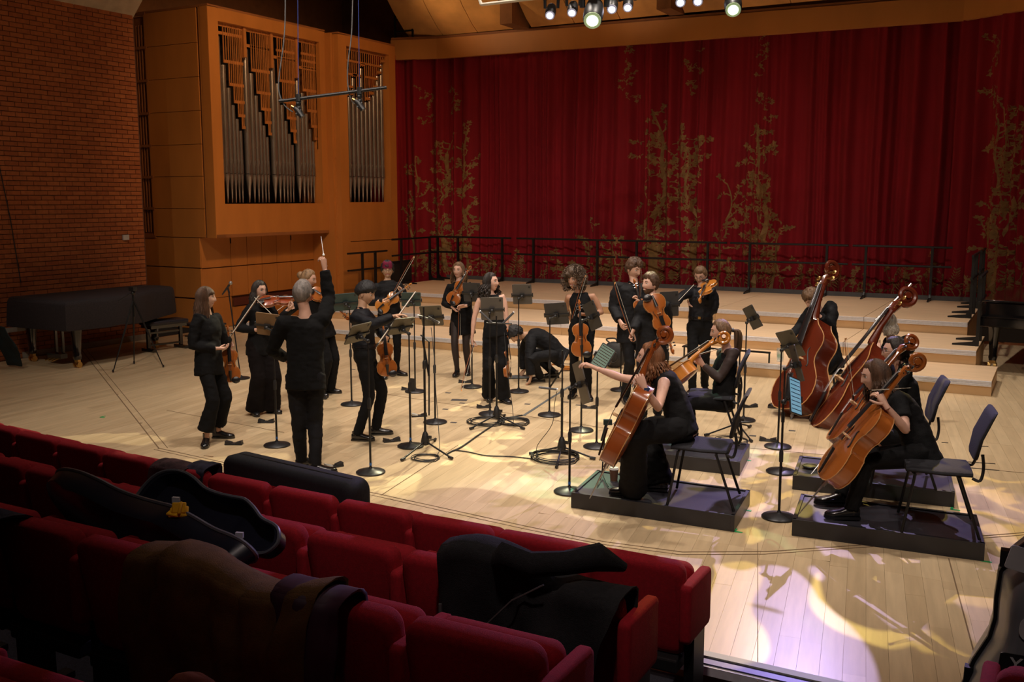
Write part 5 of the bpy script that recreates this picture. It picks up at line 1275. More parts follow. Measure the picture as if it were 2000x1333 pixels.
        if style=='updo': H.ball(F@(V((0,-.115,.02))*s),V((.05,.045,.05)),12,0,8); add_bundle(H,[F@(V((.03*k_,-.05+.01*k_,.1))*s) for k_ in (-2,-1,0,1,2)],20,.02,9,.006)
        if style=='updo': add_strands(H,F,s,30,.2,150,230,seed=9,wave=.01,spread=.0,r=.006)
    hob=H.build('hair',HMm if hair!='purple' else HM['black'],t,smooth=80,world=True)
    if hair=='purple':
        c=MB(); RR=random.Random(3)
        for i in range(70):
            x=RR.uniform(-.062,.07); P=[F@(V((x*.7,.02,.135))*s),F@(V((x*.9,.075,.118))*s),F@(V((x,.098-abs(x)*.35,.07))*s),F@(V((x*1.03,.104-abs(x)*.45,.035+.012*RR.random()))*s)]; c.tube(smoothp(P,3),[.008]*7+[.006,.004,.002],4)
        c.build('dyed_fringe',HM['purple'],t,smooth=80,world=True)['label']='red and purple dyed fringe'
    if glasses:
        c=MB()
        for sd in (-1,1):
            c.tube([F@(V((sd*.032+.023*math.cos(a_),.103-.012*abs(math.cos(a_)*0),.010+.019*math.sin(a_)))*s) for a_ in [2*PI*k_/14 for k_ in range(14)]],.0018,5,closed=True); c.tube([F@(V((sd*.055,.101,.014))*s),F@(V((sd*.074,.06,.012))*s),F@(V((sd*.08,-.01,.008))*s)],.0016,5)
        c.tube([F@(V((-.01,.104,.012))*s),F@(V((.01,.104,.012))*s)],.0016,5); c.build('glasses',M_black,t,world=True)
    if beard:
        c=MB(); add_cap(c,F,s,False,.0,.3,.3,.3,.0); c=MB(); rs=[]
        for k_ in range(9):
            la=-1.45+k_*.13; ring=[]
            for j in range(28):
                ph=-1.55+3.1*j/27; d=(math.cos(la)*math.sin(ph),math.cos(la)*math.cos(ph),math.sin(la)); p=headp(*d); m=(-.030-.02*gs(ph/.35)*0)-p.z+(.03 if abs(ph)>.7 else 0); hole=gs((p.x)/.024)*gs((p.z+.058)/.011); k2=min(max(m/.02,0),1); ring.append(F@((p+V(d)*(.007*k2-.012*(1-k2)-.016*hole)))*1.0 if False else F@((p+V(d)*(.007*k2-.012*(1-k2)-.016*hole))*s))
            rs.append(ring)
        vs=[p for r_ in rs for p in r_]; c.add(vs,[(k_*28+j,k_*28+j+1,(k_+1)*28+j+1,(k_+1)*28+j) for k_ in range(8) for j in range(27)]); c.build('beard',HMm,t,smooth=80,world=True)
    return dict(t=t,W=W,E=E,S=S,HD=HD,HC=HC,F=F,P0=P0,NB=NB,f=f,r=r,s=s,K=K,rr=rr,ff=ff,sp=sp)
Pp=person
p1=Pp('woman with long half tied brown hair and fringe, leftmost, holding violin and bow low',(402,562),[(426,856),(403,870)],112,(402,583),(404,612),[((438,668,1),(447,664,1)),((372,690,1),(424,681,-1))],hh=84,sex='f',style='fringe',hair='brown',hairlen=.34,tops='shirt',bottom='wide',wide=.78,hem=.16,bootk='boot',foot_dir=(95,170),hand={0:dict(to=(452,676),curl=.9,pn=(200,0)),1:dict(to=(445,681),curl=.5,pn=(60,60))},topc='black')
p2=Pp('dark haired woman with violin at her chin behind the crossed bows',(508,546),[(530,806),(497,810)],140,(507,567),(510,596),[((538,635,-1),(562,606,-1)),((464,642,0),(501,645,-1))],hh=128,hp=4,sex='f',style='long',hair='dark',hairlen=.2,bottom='wide',botc='velvet',hem=.05,hand={0:dict(to=(572,598),curl=.8,pn=(0,70)),1:dict(to=(512,645),curl=.8,pn=(160,-20))})
p3=Pp('grey haired conductor seen from behind, arm raised with a white baton',(592,543),[(590,913),(616,926)],8,(591,573),(596,612),[((532,684,1),(558,700,1)),((642,582,1),(634,524,0))],hh=14,hp=8,sex='m',style='thin',hair='grey',tops='knit',topc='knit',bottom='trousers',botc='jeans',sh=[(550,632),(632,624)],foot_dir=(50,84),hand={1:dict(to=(631,500),curl=.75,pn=(300,10),thumb=.9),0:dict(curl=.5)},pel=(597,735),knees=[(583,828,1),(616,826,1)],skin_='light')
p4=Pp('blonde woman with violin, partly hidden behind the conductor\'s head',(600,520),[(641,768),(622,774)],115,(602,541),(606,572),[((640,618,-1),(651,603,-1)),((548,622,0),(571,600,-1))],hh=98,hp=14,sex='f',style='updo',hair='blond',bottom='wide',hem=.06,wide=.85,hand={0:dict(to=(652,592),curl=.7,pn=(300,20)),1:dict(to=(567,590),curl=.6,pn=(120,-30))},skin_='fair')
p5=Pp('young man with black bowl haircut reaching over a tablet, violin hanging from his other hand',(714,549),[(734,850),(698,861)],86,(714,574),(706,604),[((744,648,1),(755,662,-1)),((730,634,-1),(769,618,0))],hh=104,hp=16,sex='m',style='bowl',hair='black',skin_='asian',tops='shirt',topc='navy',bottom='trousers',belt=True,foot_dir=(80,95),sh=[(716,618,1),(695,623,-1)],pel=(712,694),hand={0:dict(to=(752,668),curl=1.0,pn=(120,0)),1:dict(to=(800,612),curl=.3,pn=(90,-70))})
p6=Pp('smiling player in a blazer with red and purple fringe, holding a violin across the body',(757,507),[(775,733),(752,738)],166,(757,527),(757,553),[((796,594,0),(785,574,-1)),((725,592,0),(751,588,-1))],hh=172,hp=2,sex='f',style='mop',hair='purple',skin_='asian',tops='blazer',topc='suit',bottom='slim',smile=1,glasses=True,sw=.165,hand={0:dict(to=(784,564),curl=.8,pn=(270,0)),1:dict(to=(766,582),curl=.7,pn=(60,20))},foot_dir=(120,175))
p7=Pp('young woman in a short black dress and tights with violin under her arm',(896,510),[(914,731),(893,734)],192,(896,529),(897,552),[((917,590,0),(909,598,-1)),((867,594,0),(884,601,-1))],hh=202,hp=0,sex='f',style='long',hair='light',hairlen=.17,tops='dress',topc='black',bottom='skirt',hand={0:dict(to=(899,599),curl=.5,pn=(180,-40)),1:dict(to=(894,611),curl=.7,pn=(90,-20))},foot_dir=(178,190))
p8=Pp('sleeveless dark haired woman in wide trousers looking over her shoulder',(957,529),[(983,786),(955,782)],184,(959,552),(958,576),[((989,622,0),(989,662,0)),((926,622,0),(922,662,0))],hh=118,hp=-4,sex='f',style='wavy',hair='dark',hairlen=.2,tops='sleeveless',topc='black',bottom='wide',wide=.82,hem=.05,hand={0:dict(to=(988,674),curl=.9,pn=(270,0)),1:dict(to=(923,676),curl=.7,pn=(90,0))},foot_dir=(150,175))
p9=Pp('man in a dark suit crouching to touch a pedal and a tablet on the floor',(1010,630),[(1056,746),(1083,738)],272,(1008,653),(1031,655),[((1034,702,-1),(1037,736,0)),((1020,692,1),(1024,724,0))],hh=262,hp=62,sex='m',style='mop',hair='black',skin_='asian',tops='blazer',topc='suit',botc='suit',h=1.72,arch=.07,pel=(1089,693),pd=.02,knees=[(1038,698,-1),(1040,690,1)],sh=[(1038,664,-1),(1032,660,1)],foot_dir=(268,262),sit=True,hand={0:dict(to=(1034,748),curl=.35,pn=(270,-50),spread=.4),1:dict(to=(1015,735),curl=.2,pn=(270,-60),spread=.3)})
p10=Pp('curly haired woman in a sleeveless top holding a viola upright before her',(1132,526),[(1149,780),(1121,776)],188,(1122,548),(1132,567),[((1176,611,0),(1145,615,-1)),((1106,604,1),(1116,628,1))],hh=216,hp=0,sex='f',style='afro',hair='curly',skin_='tan',tops='sleeveless',bottom='slim',smile=.6,sh=[(1159,580),(1110,581)],hand={0:dict(to=(1129,613),curl=.8,pn=(270,0)),1:dict(curl=.4)},sw=.175)
p11=Pp('tall curly topped man in a dark suit standing behind the bearded man',(1240,505),[(1244,784),(1220,786)],160,(1238,526),(1238,553),[((1262,608,1),(1252,592,-1)),((1198,602,0),(1211,628,-1))],hh=145,hp=16,sex='m',style='curls',hair='brown',tops='blazer',topc='suit',botc='suit',hand={0:dict(to=(1247,583),curl=.7,pn=(270,0)),1:dict(curl=.6)},sh=[(1266,562),(1206,562)])
p12=Pp('bearded laughing man holding a viola, scroll down, and a bow',(1270,532),[(1284,818),(1256,822)],196,(1270,556),(1276,586),[((1303,642,1),(1297,653,-1)),((1249,622,0),(1236,648,-1))],hh=238,hp=-4,sex='m',style='quiff',hair='brown',tops='blazer',topc='suit',botc='suit',smile=1,beard=True,belt=False,hand={0:dict(to=(1293,645),curl=.9,pn=(200,20)),1:dict(to=(1232,658),curl=.8,pn=(120,0))},sh=[(1300,600),(1250,600)])
p13=Pp('young man in glasses and belted dark shirt gesturing with violin at his chin',(1370,517),[(1376,764),(1352,770)],196,(1368,538),(1371,562),[((1396,606,0),(1360,600,-1)),((1330,580,-1),(1316,598,-1))],hh=206,hp=24,sex='m',style='short',hair='light',tops='shirt',topc='navy',belt=True,glasses=True,hand={0:dict(to=(1347,594),curl=.25,pn=(200,60),spread=.3),1:dict(to=(1312,602),curl=.8,pn=(180,0))},sh=[(1393,572),(1350,570)])
p14=Pp('cellist with long auburn hair and a watch, reaching out to her tablet',(1277,672),[(1236,968),(1290,958)],286,(1270,700),(1287,733),[((1286,798,-1),(1258,757,-1)),((1212,738,0),(1162,719,0))],hh=282,hp=-2,sex='f',style='wavy',hair='auburn',hairlen=.2,tops='sleeveless',topc='black',bottom='wide',botc='black',zf=.13,h=1.70,arch=.035,pel=(1332,838),pd=-.05,knees=[(1240,846,-1),(1262,836,1)],sh=[(1297,748,-1),(1266,748,1)],sit=True,foot_dir=(282,288),hem=.04,hand={0:dict(to=(1248,737),curl=.75,pn=(0,20)),1:dict(to=(1142,710),curl=.5,pn=(280,-50))},lean=0)
p15=Pp('pony tailed cellist with sheer sleeves and folded arms',(1408,620),[(1330,860),(1352,850)],284,(1407,645),(1421,675),[((1398,754,-1),(1372,712,0)),((1420,728,1),(1386,722,-1))],hh=276,hp=8,sex='f',style='pony',hair='light',tops='sheer',topc='black',bottom='trousers',zf=.13,h=1.66,pel=(1412,786),knees=[(1340,788,-1),(1345,780,1)],sh=[(1434,690,-1),(1410,690,1)],sit=True,hand={0:dict(to=(1360,698),curl=.7,pn=(0,30)),1:dict(to=(1402,735),curl=.25,pn=(20,0))},foot_dir=(280,285),lean=0)
p16=Pp('brown haired bassist in a black suit bending over the left double bass',(1580,552),[(1606,786),(1532,797)],252,(1579,572),(1598,590),[((1622,642,-1),(1600,617,-1)),((1562,640,1),(1545,660,-1))],hh=240,hp=36,sex='m',style='mop',hair='light',tops='blazer',topc='suit',botc='suit',h=1.78,pel=(1619,702),knees=[(1600,735,-1),(1575,730,1)],sh=[(1626,598,-1),(1590,600,1)],sit=True,foot_dir=(262,268),hand={0:dict(to=(1587,600),curl=.7,pn=(300,0)),1:dict(curl=.6)})
p17=Pp('bassist with pale ash blond hair behind the right double bass',(1728,590),[(1752,815),(1775,808)],285,(1726,614),(1738,645),[((1776,706,-1),(1765,680,1)),((1722,705,1),(1716,680,1))],hh=278,hp=4,sex='f',style='long',hair='ash',hairlen=.12,tops='tee',topc='black',h=1.7,pel=(1757,752),knees=[(1730,775,0),(1735,770,0)],sh=[(1770,664,-1),(1735,668,1)],sit=True)
p18=Pp('cellist in dark rimmed glasses with braided dark hair',(1746,648),[(1660,940),(1690,930)],284,(1742,668),(1757,702),[((1738,816,-1),(1702,868,-1)),((1728,760,1),(1700,790,1))],hh=277,hp=3,sex='f',style='updo',hair='dark',tops='tee',topc='black',glasses=True,zf=.13,h=1.68,pel=(1782,850),knees=[(1700,868,-1),(1706,856,1)],sh=[(1768,722,-1),(1745,722,1)],sit=True,hand={0:dict(curl=.3,pn=(270,-40)),1:dict(curl=.6)},foot_dir=(280,285),lean=0)
p19=Pp('long haired cellist in a black T-shirt, bow held by her chin',(1712,708),[(1662,1013),(1640,986)],284,(1710,735),(1734,768),[((1770,842,-1),(1730,792,-1)),((1690,830,1),(1700,860,1))],hh=278,hp=12,sex='f',style='wavy',hair='brown',hairlen=.24,tops='tee',topc='black',bottom='trousers',zf=.13,h=1.72,arch=.04,pel=(1800,888),knees=[(1690,904,-1),(1700,890,1)],sh=[(1758,786,-1),(1733,786,1)],sit=True,foot_dir=(278,280),hand={0:dict(to=(1718,772),curl=.6,pn=(320,20)),1:dict(curl=.6)},lean=0)
bpy.data.scenes.remove(TS)
# ---- violins, violas, cellos, basses in their players' hands ----
def at(px,py,p,dd=0): return D(px,py,dep(p)+dd)
def instp(kind,label,bot,top,nrm,ref,dd=(0,0),**k):
    a=at(bot[0],bot[1],ref,dd[0]); L_={'violin':.59,'viola':.68,'cello':1.22,'bass':1.83}[kind]*k.pop('full',1.)
    b=sph(top[0],top[1],a,L_,k.pop('s',0),1.0); return instr(kind,label,a,b,nrm,**k),a,b
N=lambda h,e=0:hd(h)*math.cos(rad(e))+UP*math.sin(rad(e))
instp('violin','violin hanging upright from the leftmost woman\'s hands',(451,747),(446,655),N(165,5),p1['W'][0],(-.06,0),mt=M_v1)
instp('violin','red varnished violin at the dark haired woman\'s chin, belly up',(507,590),(578,586),N(180,62),p2['HC'],(-.12,0),mt=M_v2)
instp('violin','violin under the blonde woman\'s chin, behind the conductor\'s arm',(608,566),(672,618),N(170,55),p4['HC'],(-.1,0),mt=M_v1)
instp('violin','violin hanging upright from the young man\'s hand',(757,735),(748,642),N(165,5),p5['W'][0],(-.05,0),mt=M_v1)
instp('violin','violin held across the blazer of the purple haired player',(737,606),(803,555),N(172,20),p6['W'][1],(.0,0),mt=M_v4)
instp('violin','violin tucked under the arm of the woman in the black dress',(880,594),(905,549),N(200,25),p7['W'][1],(.02,0),mt=M_v1)
instp('violin','violin hanging edge-on beside the wide trousered woman',(990,738),(985,654),N(100,5),p8['W'][0],(-.02,0),mt=M_v1)
instp('viola','viola held upright in front of the curly haired woman',(1136,697),(1131,595),N(178,8),p10['W'][0],(-.06,0),mt=M_v1)
instp('violin','violin held low by the tall suited man, only the scroll in sight',(1262,640),(1246,578),N(180,10),p11['W'][0],(.02,0),mt=M_v1)
instp('viola','viola held scroll down by the bearded man',(1272,576),(1306,668),N(185,28),p12['W'][0],(-.08,0),mt=M_v1)
instp('violin','bright orange violin at the chin of the man in glasses',(1387,550),(1367,591),N(220,40),p13['HC'],(-.12,0),mt=M_v4,s=-1)
g=G(1128,722); instr('violin','violin lying on its back on the floor behind the crouching man',G(1142,726)+V((0,0,.03)),G(1074,722)+V((0,0,.045)),UP,mt=M_v4)
def big(kind,label,bot,top,nrm,da,hand,q,mt):
    """hand = distance at which the neck passes, q = how far along the instrument that is"""
    A_=D(bot[0],bot[1],da); dt=da+(hand-da)/q; B_=D(top[0],top[1],dt); full={'cello':1.285,'bass':1.87}[kind]
    return instr(kind,label,A_,B_,nrm,mt=mt,scale=min(max((B_-A_).length/full,.9),1.08))
big('cello','cello of the near middle player, ribs turned to the audience',(1187,904),(1303,674),N(286,12),dep(p14['K'][0])+.02,dep(p14['W'][0])+.07,.62,M_v5)
big('cello','golden cello leaning on the pony tailed cellist\'s shoulder',(1246,793),(1425,664),N(288,28),dep(p15['K'][0])+.0,dep(p15['HC'])-.14,.93,M_v4)
big('bass','left double bass, belly half turned to the audience',(1549,806),(1639,520),N(246,10),dep(p16['K'][0])-.25,dep(p16['W'][0])+.05,.72,M_v3)
rb=big('bass','right double bass, steeply tilted with metal extension on its scroll',(1600,846),(1794,576),N(274,22),dep(p17['K'][0])-.35,dep(p17['HC'])-.22,.82,M_v3)
big('cello','cello of the player in glasses, behind the nearest one',(1632,868),(1793,671),N(274,22),dep(p18['K'][0])-.02,dep(p18['HC'])-.16,.85,M_v5)
big('cello','cello of the nearest right hand player, tilted low',(1614,940),(1802,715),N(272,20),dep(p19['K'][0])-.0,dep(p19['W'][0])+.07,.6,M_v1)
m=MB(); MB_=PM[rb.name]; m.tube([MB_@V((.03,.20,1.36)),MB_@V((.03,.12,1.93))],.014,8)
for k in range(7): m.box(MB_@V((.03,.19-.011*k,1.4+.075*k)),(.045,.03,.02))
m.build('string_extension',M_chrome,rb,world=True)
# bows
bow('bow held up across the shoulder by the leftmost woman',at(446,664,p1['W'][0],-.05),at(507,577,p1['W'][0],-.1),N(180,20))
bow('bow crossing in front of the dark haired woman\'s chin',at(494,578,p2['HC'],-.2),at(542,625,p2['HC'],-.25),N(180,20))
bow('bow of the blonde woman beside the conductor\'s ear',at(568,588,p4['W'][1],-.03),at(541,608,p4['W'][1],-.2),N(180,30))
bow('long bow in the young man\'s hand, pointing up to the right',at(734,679,p5['W'][1],-.02),at(813,569,p5['W'][1],.1),N(180,20))
bow('bow of the purple haired player, pointing up right',at(767,574,p6['W'][1],-.03),at(808,501,p6['W'][1],.1),N(100,0))
bow('bow pointing straight down from the hands of the woman in the dress',at(896,606,p7['W'][1],-.04),at(897,700,p7['W'][1],-.04),N(90,0))
bow('bow pointing down left from the wide trousered woman\'s hand',at(924,672,p8['W'][1],-.02),at(900,764,p8['W'][1],-.3),N(90,0))
bow('bow rising from the curly haired woman\'s hand',at(1117,623,p10['W'][0],-.04),at(1143,538,p10['W'][0],-.02),N(90,0))
bow('pale bow held upright before the tall suited man\'s face',at(1250,584,p11['W'][0],-.03),at(1251,527,p11['W'][0],-.05),N(90,0))
bow('bow pointing up left from the bearded man\'s lowered hand',at(1236,668,p12['W'][1],-.03),at(1199,552,p12['W'][1],-.03),N(90,0))
bow('bow of the man in glasses, running down left behind a tablet',at(1319,595,p13['W'][1],-.03),at(1356,556,p13['W'][1],-.0),N(180,30))
bow('bow alongside the neck of the near middle cello',at(1236,757,p14['W'][0],-.03),at(1272,686,p14['W'][0],.2),N(300,0))
bow('bow under the arm of the pony tailed cellist',at(1345,700,p15['W'][0],-.05),at(1410,680,p15['W'][0],-.05),N(180,60))
bow('pale bow standing upright between the cellos and the right bass',at(1665,782,p18['K'][0],-.1),at(1650,661,p18['K'][0],-.1),N(90,0))
bow('bow held level at the chin of the nearest right hand cellist',at(1694,763,p19['W'][0],-.05),at(1777,758,p19['W'][0],.1),N(180,10))
m=MB(); a=at(632,498,p3['W'][1],-.02); b=at(627,462,p3['W'][1],.02); m.tube([a,b],[.0045,.002],6); m.ball(a,.012,8,0,5); tag(m.build('baton',mat('baton_white',(.85,.85,.85),.4)),'thin white baton in the conductor\'s raised hand','baton')
m=MB(); W_=p14['W'][0]; e_=(p14['W'][0]-p14['E'][0]).normalized(); q=W_-e_*.03; m.tube([q-e_*.012,q+e_*.012],.031,14); m.box(q+V((0,0,0))-FH*.031,(.036,.012,.042),0,MX.Rotation(YAW,3,'Z')); o=m.build('watch',mat('watch_blue',(.015,.04,.11),.4),p14['t'],world=True)
# ---- chairs and plinths ----
def plinth(corners,z,label):
    P=[V((x,y,0)) for x,y in corners]; c=sum(P,V())/4; t=thing('plinth',label,'plinth',loc=c,group='black plinths under the cellists')
    mt=mat('plinth_black',(.018,.018,.022),.4,0,.4,4); 
    ins=[p+(c-p).normalized()*.03 for p in P]
    m=MB(); m.prism([(p.x,p.y) for p in ins],0.02,z-.012); m.build('deck',mat('plinth_deck',(.035,.035,.045),.35,0,.35,4),t,smooth=0,world=True)
    for i in range(4):
        a,b=P[i],P[(i+1)%4]; d=(b-a).normalized(); n=V((-d.y,d.x,0)); n=n if n.dot(c-a)>0 else -n; m=MB(); m.prism([(a.x,a.y),(b.x,b.y),(b.x+n.x*.03,b.y+n.y*.03),(a.x+n.x*.03,a.y+n.y*.03)],0,z); m.build('side_board',mt,t,smooth=0,world=True,bevel=.003)
plinth([(-3.36,7.11),(-2.02,7.16),(-2.1,7.88),(-3.45,7.84)],.13,'black plinth under the auburn haired cellist')
plinth([(-3.7,8.60),(-2.42,8.70),(-2.53,9.42),(-3.8,9.3)],.13,'black plinth under the pony tailed cellist')
plinth([(-1.9,8.50),(-.62,8.62),(-.72,9.32),(-2.0,9.2)],.13,'black plinth under the cellist in glasses')
plinth([(-1.62,7.29),(-.32,7.39),(-.42,8.07),(-1.71,7.98)],.13,'nearest black plinth, under the cellist in the T-shirt')
def chair_proto():
    t=thing('stacking_chair','chair','chair'); UPH=mat('chair_fabric',(.005,.005,.009),.85,0,.2,40,bump=.2)
    m=MB(); m.loft([(V((0,y,z)),V((1,0,0)),V((0,0,1)),w_,.022,.6) for y,z,w_ in ((-.21,.44,.19),(-.2,.445,.215),(0,.445,.225),(.18,.455,.225),(.23,.45,.2))],20); m.build('seat',UPH,t,smooth=60)
    m=MB(); m.loft([(V((0,-.235-.0*z+(-.10)*(z-.55)/.35+.03*math.sin((z-.5)*8),z)),V((1,0,0)),V((0,1,-.1)),w_,.017,.6) for z,w_ in ((.55,.17),(.57,.2),(.7,.215),(.85,.205),(.89,.185))],20); m.build('backrest',UPH,t,smooth=60)
    for sx in (-1,1):
        m=MB(); m.tube(smoothp([V((sx*.215,-.2,.43)),V((sx*.225,-.25,.42)),V((sx*.2,-.27,.5)),V((sx*.19,-.26,.6))],4),.011,8); m.build('back_support',M_black,t)
        m=MB(); m.tube([V((sx*.21,.17,.43)),V((sx*.24,.24,.0))],.011,8); m.build('leg',M_black,t)
        m=MB(); m.tube([V((sx*.21,-.12,.43)),V((sx*.24,-.27,.0))],.011,8); m.build('leg',M_black,t)
    m=MB(); m.tube([V((-.21,.17,.42)),V((.21,.17,.42))],.01,8); m.tube([V((-.21,-.12,.42)),V((.21,-.12,.42))],.01,8); m.build('cross_bar',M_black,t)
    return t
CH=chair_proto(); reg(); cf=True
def chair(legs,z,label,rz=None,c=None,sc=1.):
    global cf
    if legs:
        fl_,fr,bl,br=[V((x,y,0)) for x,y in legs]; c=(fl_+fr+bl+br)/4; fw=((fl_+fr)-(bl+br)).normalized(); 
    else: c=V((c[0],c[1],0)); fw=hd(rz)
    x=V((fw.y,-fw.x,0)); M=basis(V((c.x,c.y,z)),x,fw,UP)@MX.Scale(sc,4)
    if cf: cf=False; CH.location,q,CH.scale=M.decompose(); CH.rotation_euler=q.to_euler(); CH['label']=label; CH['group']='black stacking chairs of the cellists'; PM[CH.name]=M
    else: dup(CH,M,label,'black stacking chairs of the cellists')
chair([(-2.54,7.14),(-2.67,7.66),(-2.05,7.21),(-2.2,7.77)],.13,'chair under the auburn haired cellist',sc=1.0)
chair([(-.86,7.4),(-.96,7.8),(-.36,7.42),(-.5,7.96)],.13,'chair of the nearest right hand cellist',sc=1.0)
q=p15['P0']; chair(None,.13,'chair under the pony tailed cellist',rz=284,c=(q.x+hd(284).x*.10,q.y+hd(284).y*.10))
q=p18['P0']; chair(None,.13,'chair of the cellist in glasses, back standing clear',rz=284,c=(q.x+hd(284).x*.10,q.y+hd(284).y*.10))
for p_,lab in ((p16,'black stool under the suited bassist'),(p17,'stool under the ash blond bassist')):
    q=p_['P0']; t=thing('stool',lab,'stool',loc=(q.x,q.y,0)); m=MB(); zz=q.z-.13; m.lathe([(.15,zz-.04),(.17,zz-.03),(.17,zz),(.14,zz+.015)],20); m.build('seat',M_plast,t)
    for k in range(4): a=rad(45+90*k); m=MB(); m.tube([V((.1*math.cos(a),.1*math.sin(a),zz-.03)),V((.2*math.cos(a),.2*math.sin(a),0))],.011,8); m.build('leg',M_black,t)
# crumbs of the stage: cup, recorder, tablet on floor, bag, glass stand
g=G(1183,925,.13); t=thing('coffee_cup','white lidded brown paper cup on the near middle plinth','cup',loc=(-3.2,7.62,.12))
m=MB(); m.lathe([(.028,0),(.03,.002),(.039,.1),(.038,.101)],20); m.build('cup',mat('cup_brown',(.16,.08,.045),.6),t); m=MB(); m.lathe([(.0295,.0),(.0305,.022),(.03,.023)],20); m.build('white_band',mat('cup_white',(.6,.58,.55),.6),t); m=MB(); m.lathe([(.041,.1),(.041,.106),(.037,.108),(.036,.117),(.0,.117)],20); m.build('lid',mat('cup_white',(.6,.58,.55),.6),t)
d0=dep(G(1176,935,.13)); t=thing('audio_recorder','small recorder on a short tripod by the cup','recorder',loc=D(1180,930,d0))
m=MB(); m.tube([D(1175,862,d0+.05),D(1184,830,d0+.05)],.012,8); m.tube([D(1176,925,d0+.05),D(1181,850,d0+.05)],.007,8); m.build('arm',M_plast,t,world=True)
m=MB(); m.box(D(1187,825,d0+.05),(.075,.03,.05),0,MX.Rotation(YAW,3,'Z')); m.build('recorder_body',mat('recorder_green',(.05,.09,.08),.4),t,smooth=0,world=True,bevel=.005)
for q in ((1166,948),(1188,951),(1172,938)):
    m=MB(); m.tube([D(1176,925,d0+.05),G(q[0],q[1],.135)],.005,6); m.build('leg',M_black,t,world=True)
g=G(1012,738); M=MX.Translation((g.x,g.y,.012))@MX.Rotation(YAW+.2,4,'Z'); t=thing('tablet','grey tablet lying flat on the floor under the crouching man\'s hand','tablet',M=M); m=MB(); m.prism(rrect(.32,.22,.012,3),-.004,.006); m.build('shell',mat('tablet_slate',(.09,.11,.12),.4),t,smooth=0,bevel=.002)
g=G(1199,718); t=thing('rucksack','round black bag standing behind the music tablet','bag',loc=g); m=MB(); m.ball(V((0,0,.19)),V((.2,.12,.2)),18,0,12); m.build('bag_body',mat('bag_black',(.015,.015,.016),.7,bump=.3),t,world=False); m=MB(); m.tube(smoothp([V((-.05,-.02,.36)),V((-.12,-.02,.42)),V((.02,-.02,.44)),V((.06,-.02,.38))],4),.012,8); m.build('handle',M_plast,t)
for k in range(3): m=MB(); m.tube([V((.09*math.cos(a_)+.02,-.115,.18+.09*math.sin(a_))) for a_ in [2*PI*j/16 for j in range(16)]],.006,5,closed=True); m.xf(MX.Scale(1-.25*k,4)); m.build('strap_ring',M_alu if k==1 else M_plast,t); break
g=G(1532,690,0); 
t=thing('drinking_glass','glass with green straw clipped before the left double bass','glass',loc=D(1524,690,dep(G(1519,874))+.1)); m=MB(); m.lathe([(.03,-.09),(.033,-.088),(.038,.05),(.036,.05),(.031,-.08)],16); m.build('tumbler',mat('clear_glass',(.8,.85,.8),.05,alpha=.3),t); m=MB(); m.box((-.01,0,-.03),(.03,.02,.03)); m.build('green_clip',mat('green_tape',(.02,.4,.12),.6),t)
# low black frame table on the riser behind the man in glasses
t=thing('frame_table','low black framed glass topped table on the lowest riser','table',loc=(-4.2,14.0,.2))
A_=[G(1322,702,.28),G(1520,716,.28)]; y_=14.0
for x in (-4.75,-3.5): 
    MB().box((x,13.9,.27),(.02,.02,.16)).build('leg',M_black,t,smooth=0,world=True)
MB().box((-4.12,13.88,.35),(1.28,.03,.025)).build('front_bar',M_black,t,smooth=0,world=True); MB().box((-4.76,14.3,.35),(.02,.9,.02)).build('side_bar',M_black,t,smooth=0,world=True)
# endpin rest, clip
for px,py,z,lab in ((1582,913,.13,'round black endpin anchor on the plinth of the cellist in glasses'),):
    g=G(px,py,z); t=thing('endpin_anchor',lab,'anchor',loc=g); m=MB(); m.lathe([(.055,0),(.06,.004),(.055,.014),(.02,.02)],20); m.build('disc',M_plast,t); m=MB(); m.tube([V((.06*math.cos(a_),.06*math.sin(a_),.01)) for a_ in [2*PI*j/20 for j in range(20)]],.008,6,closed=True); m.build('rim',M_plast,t)
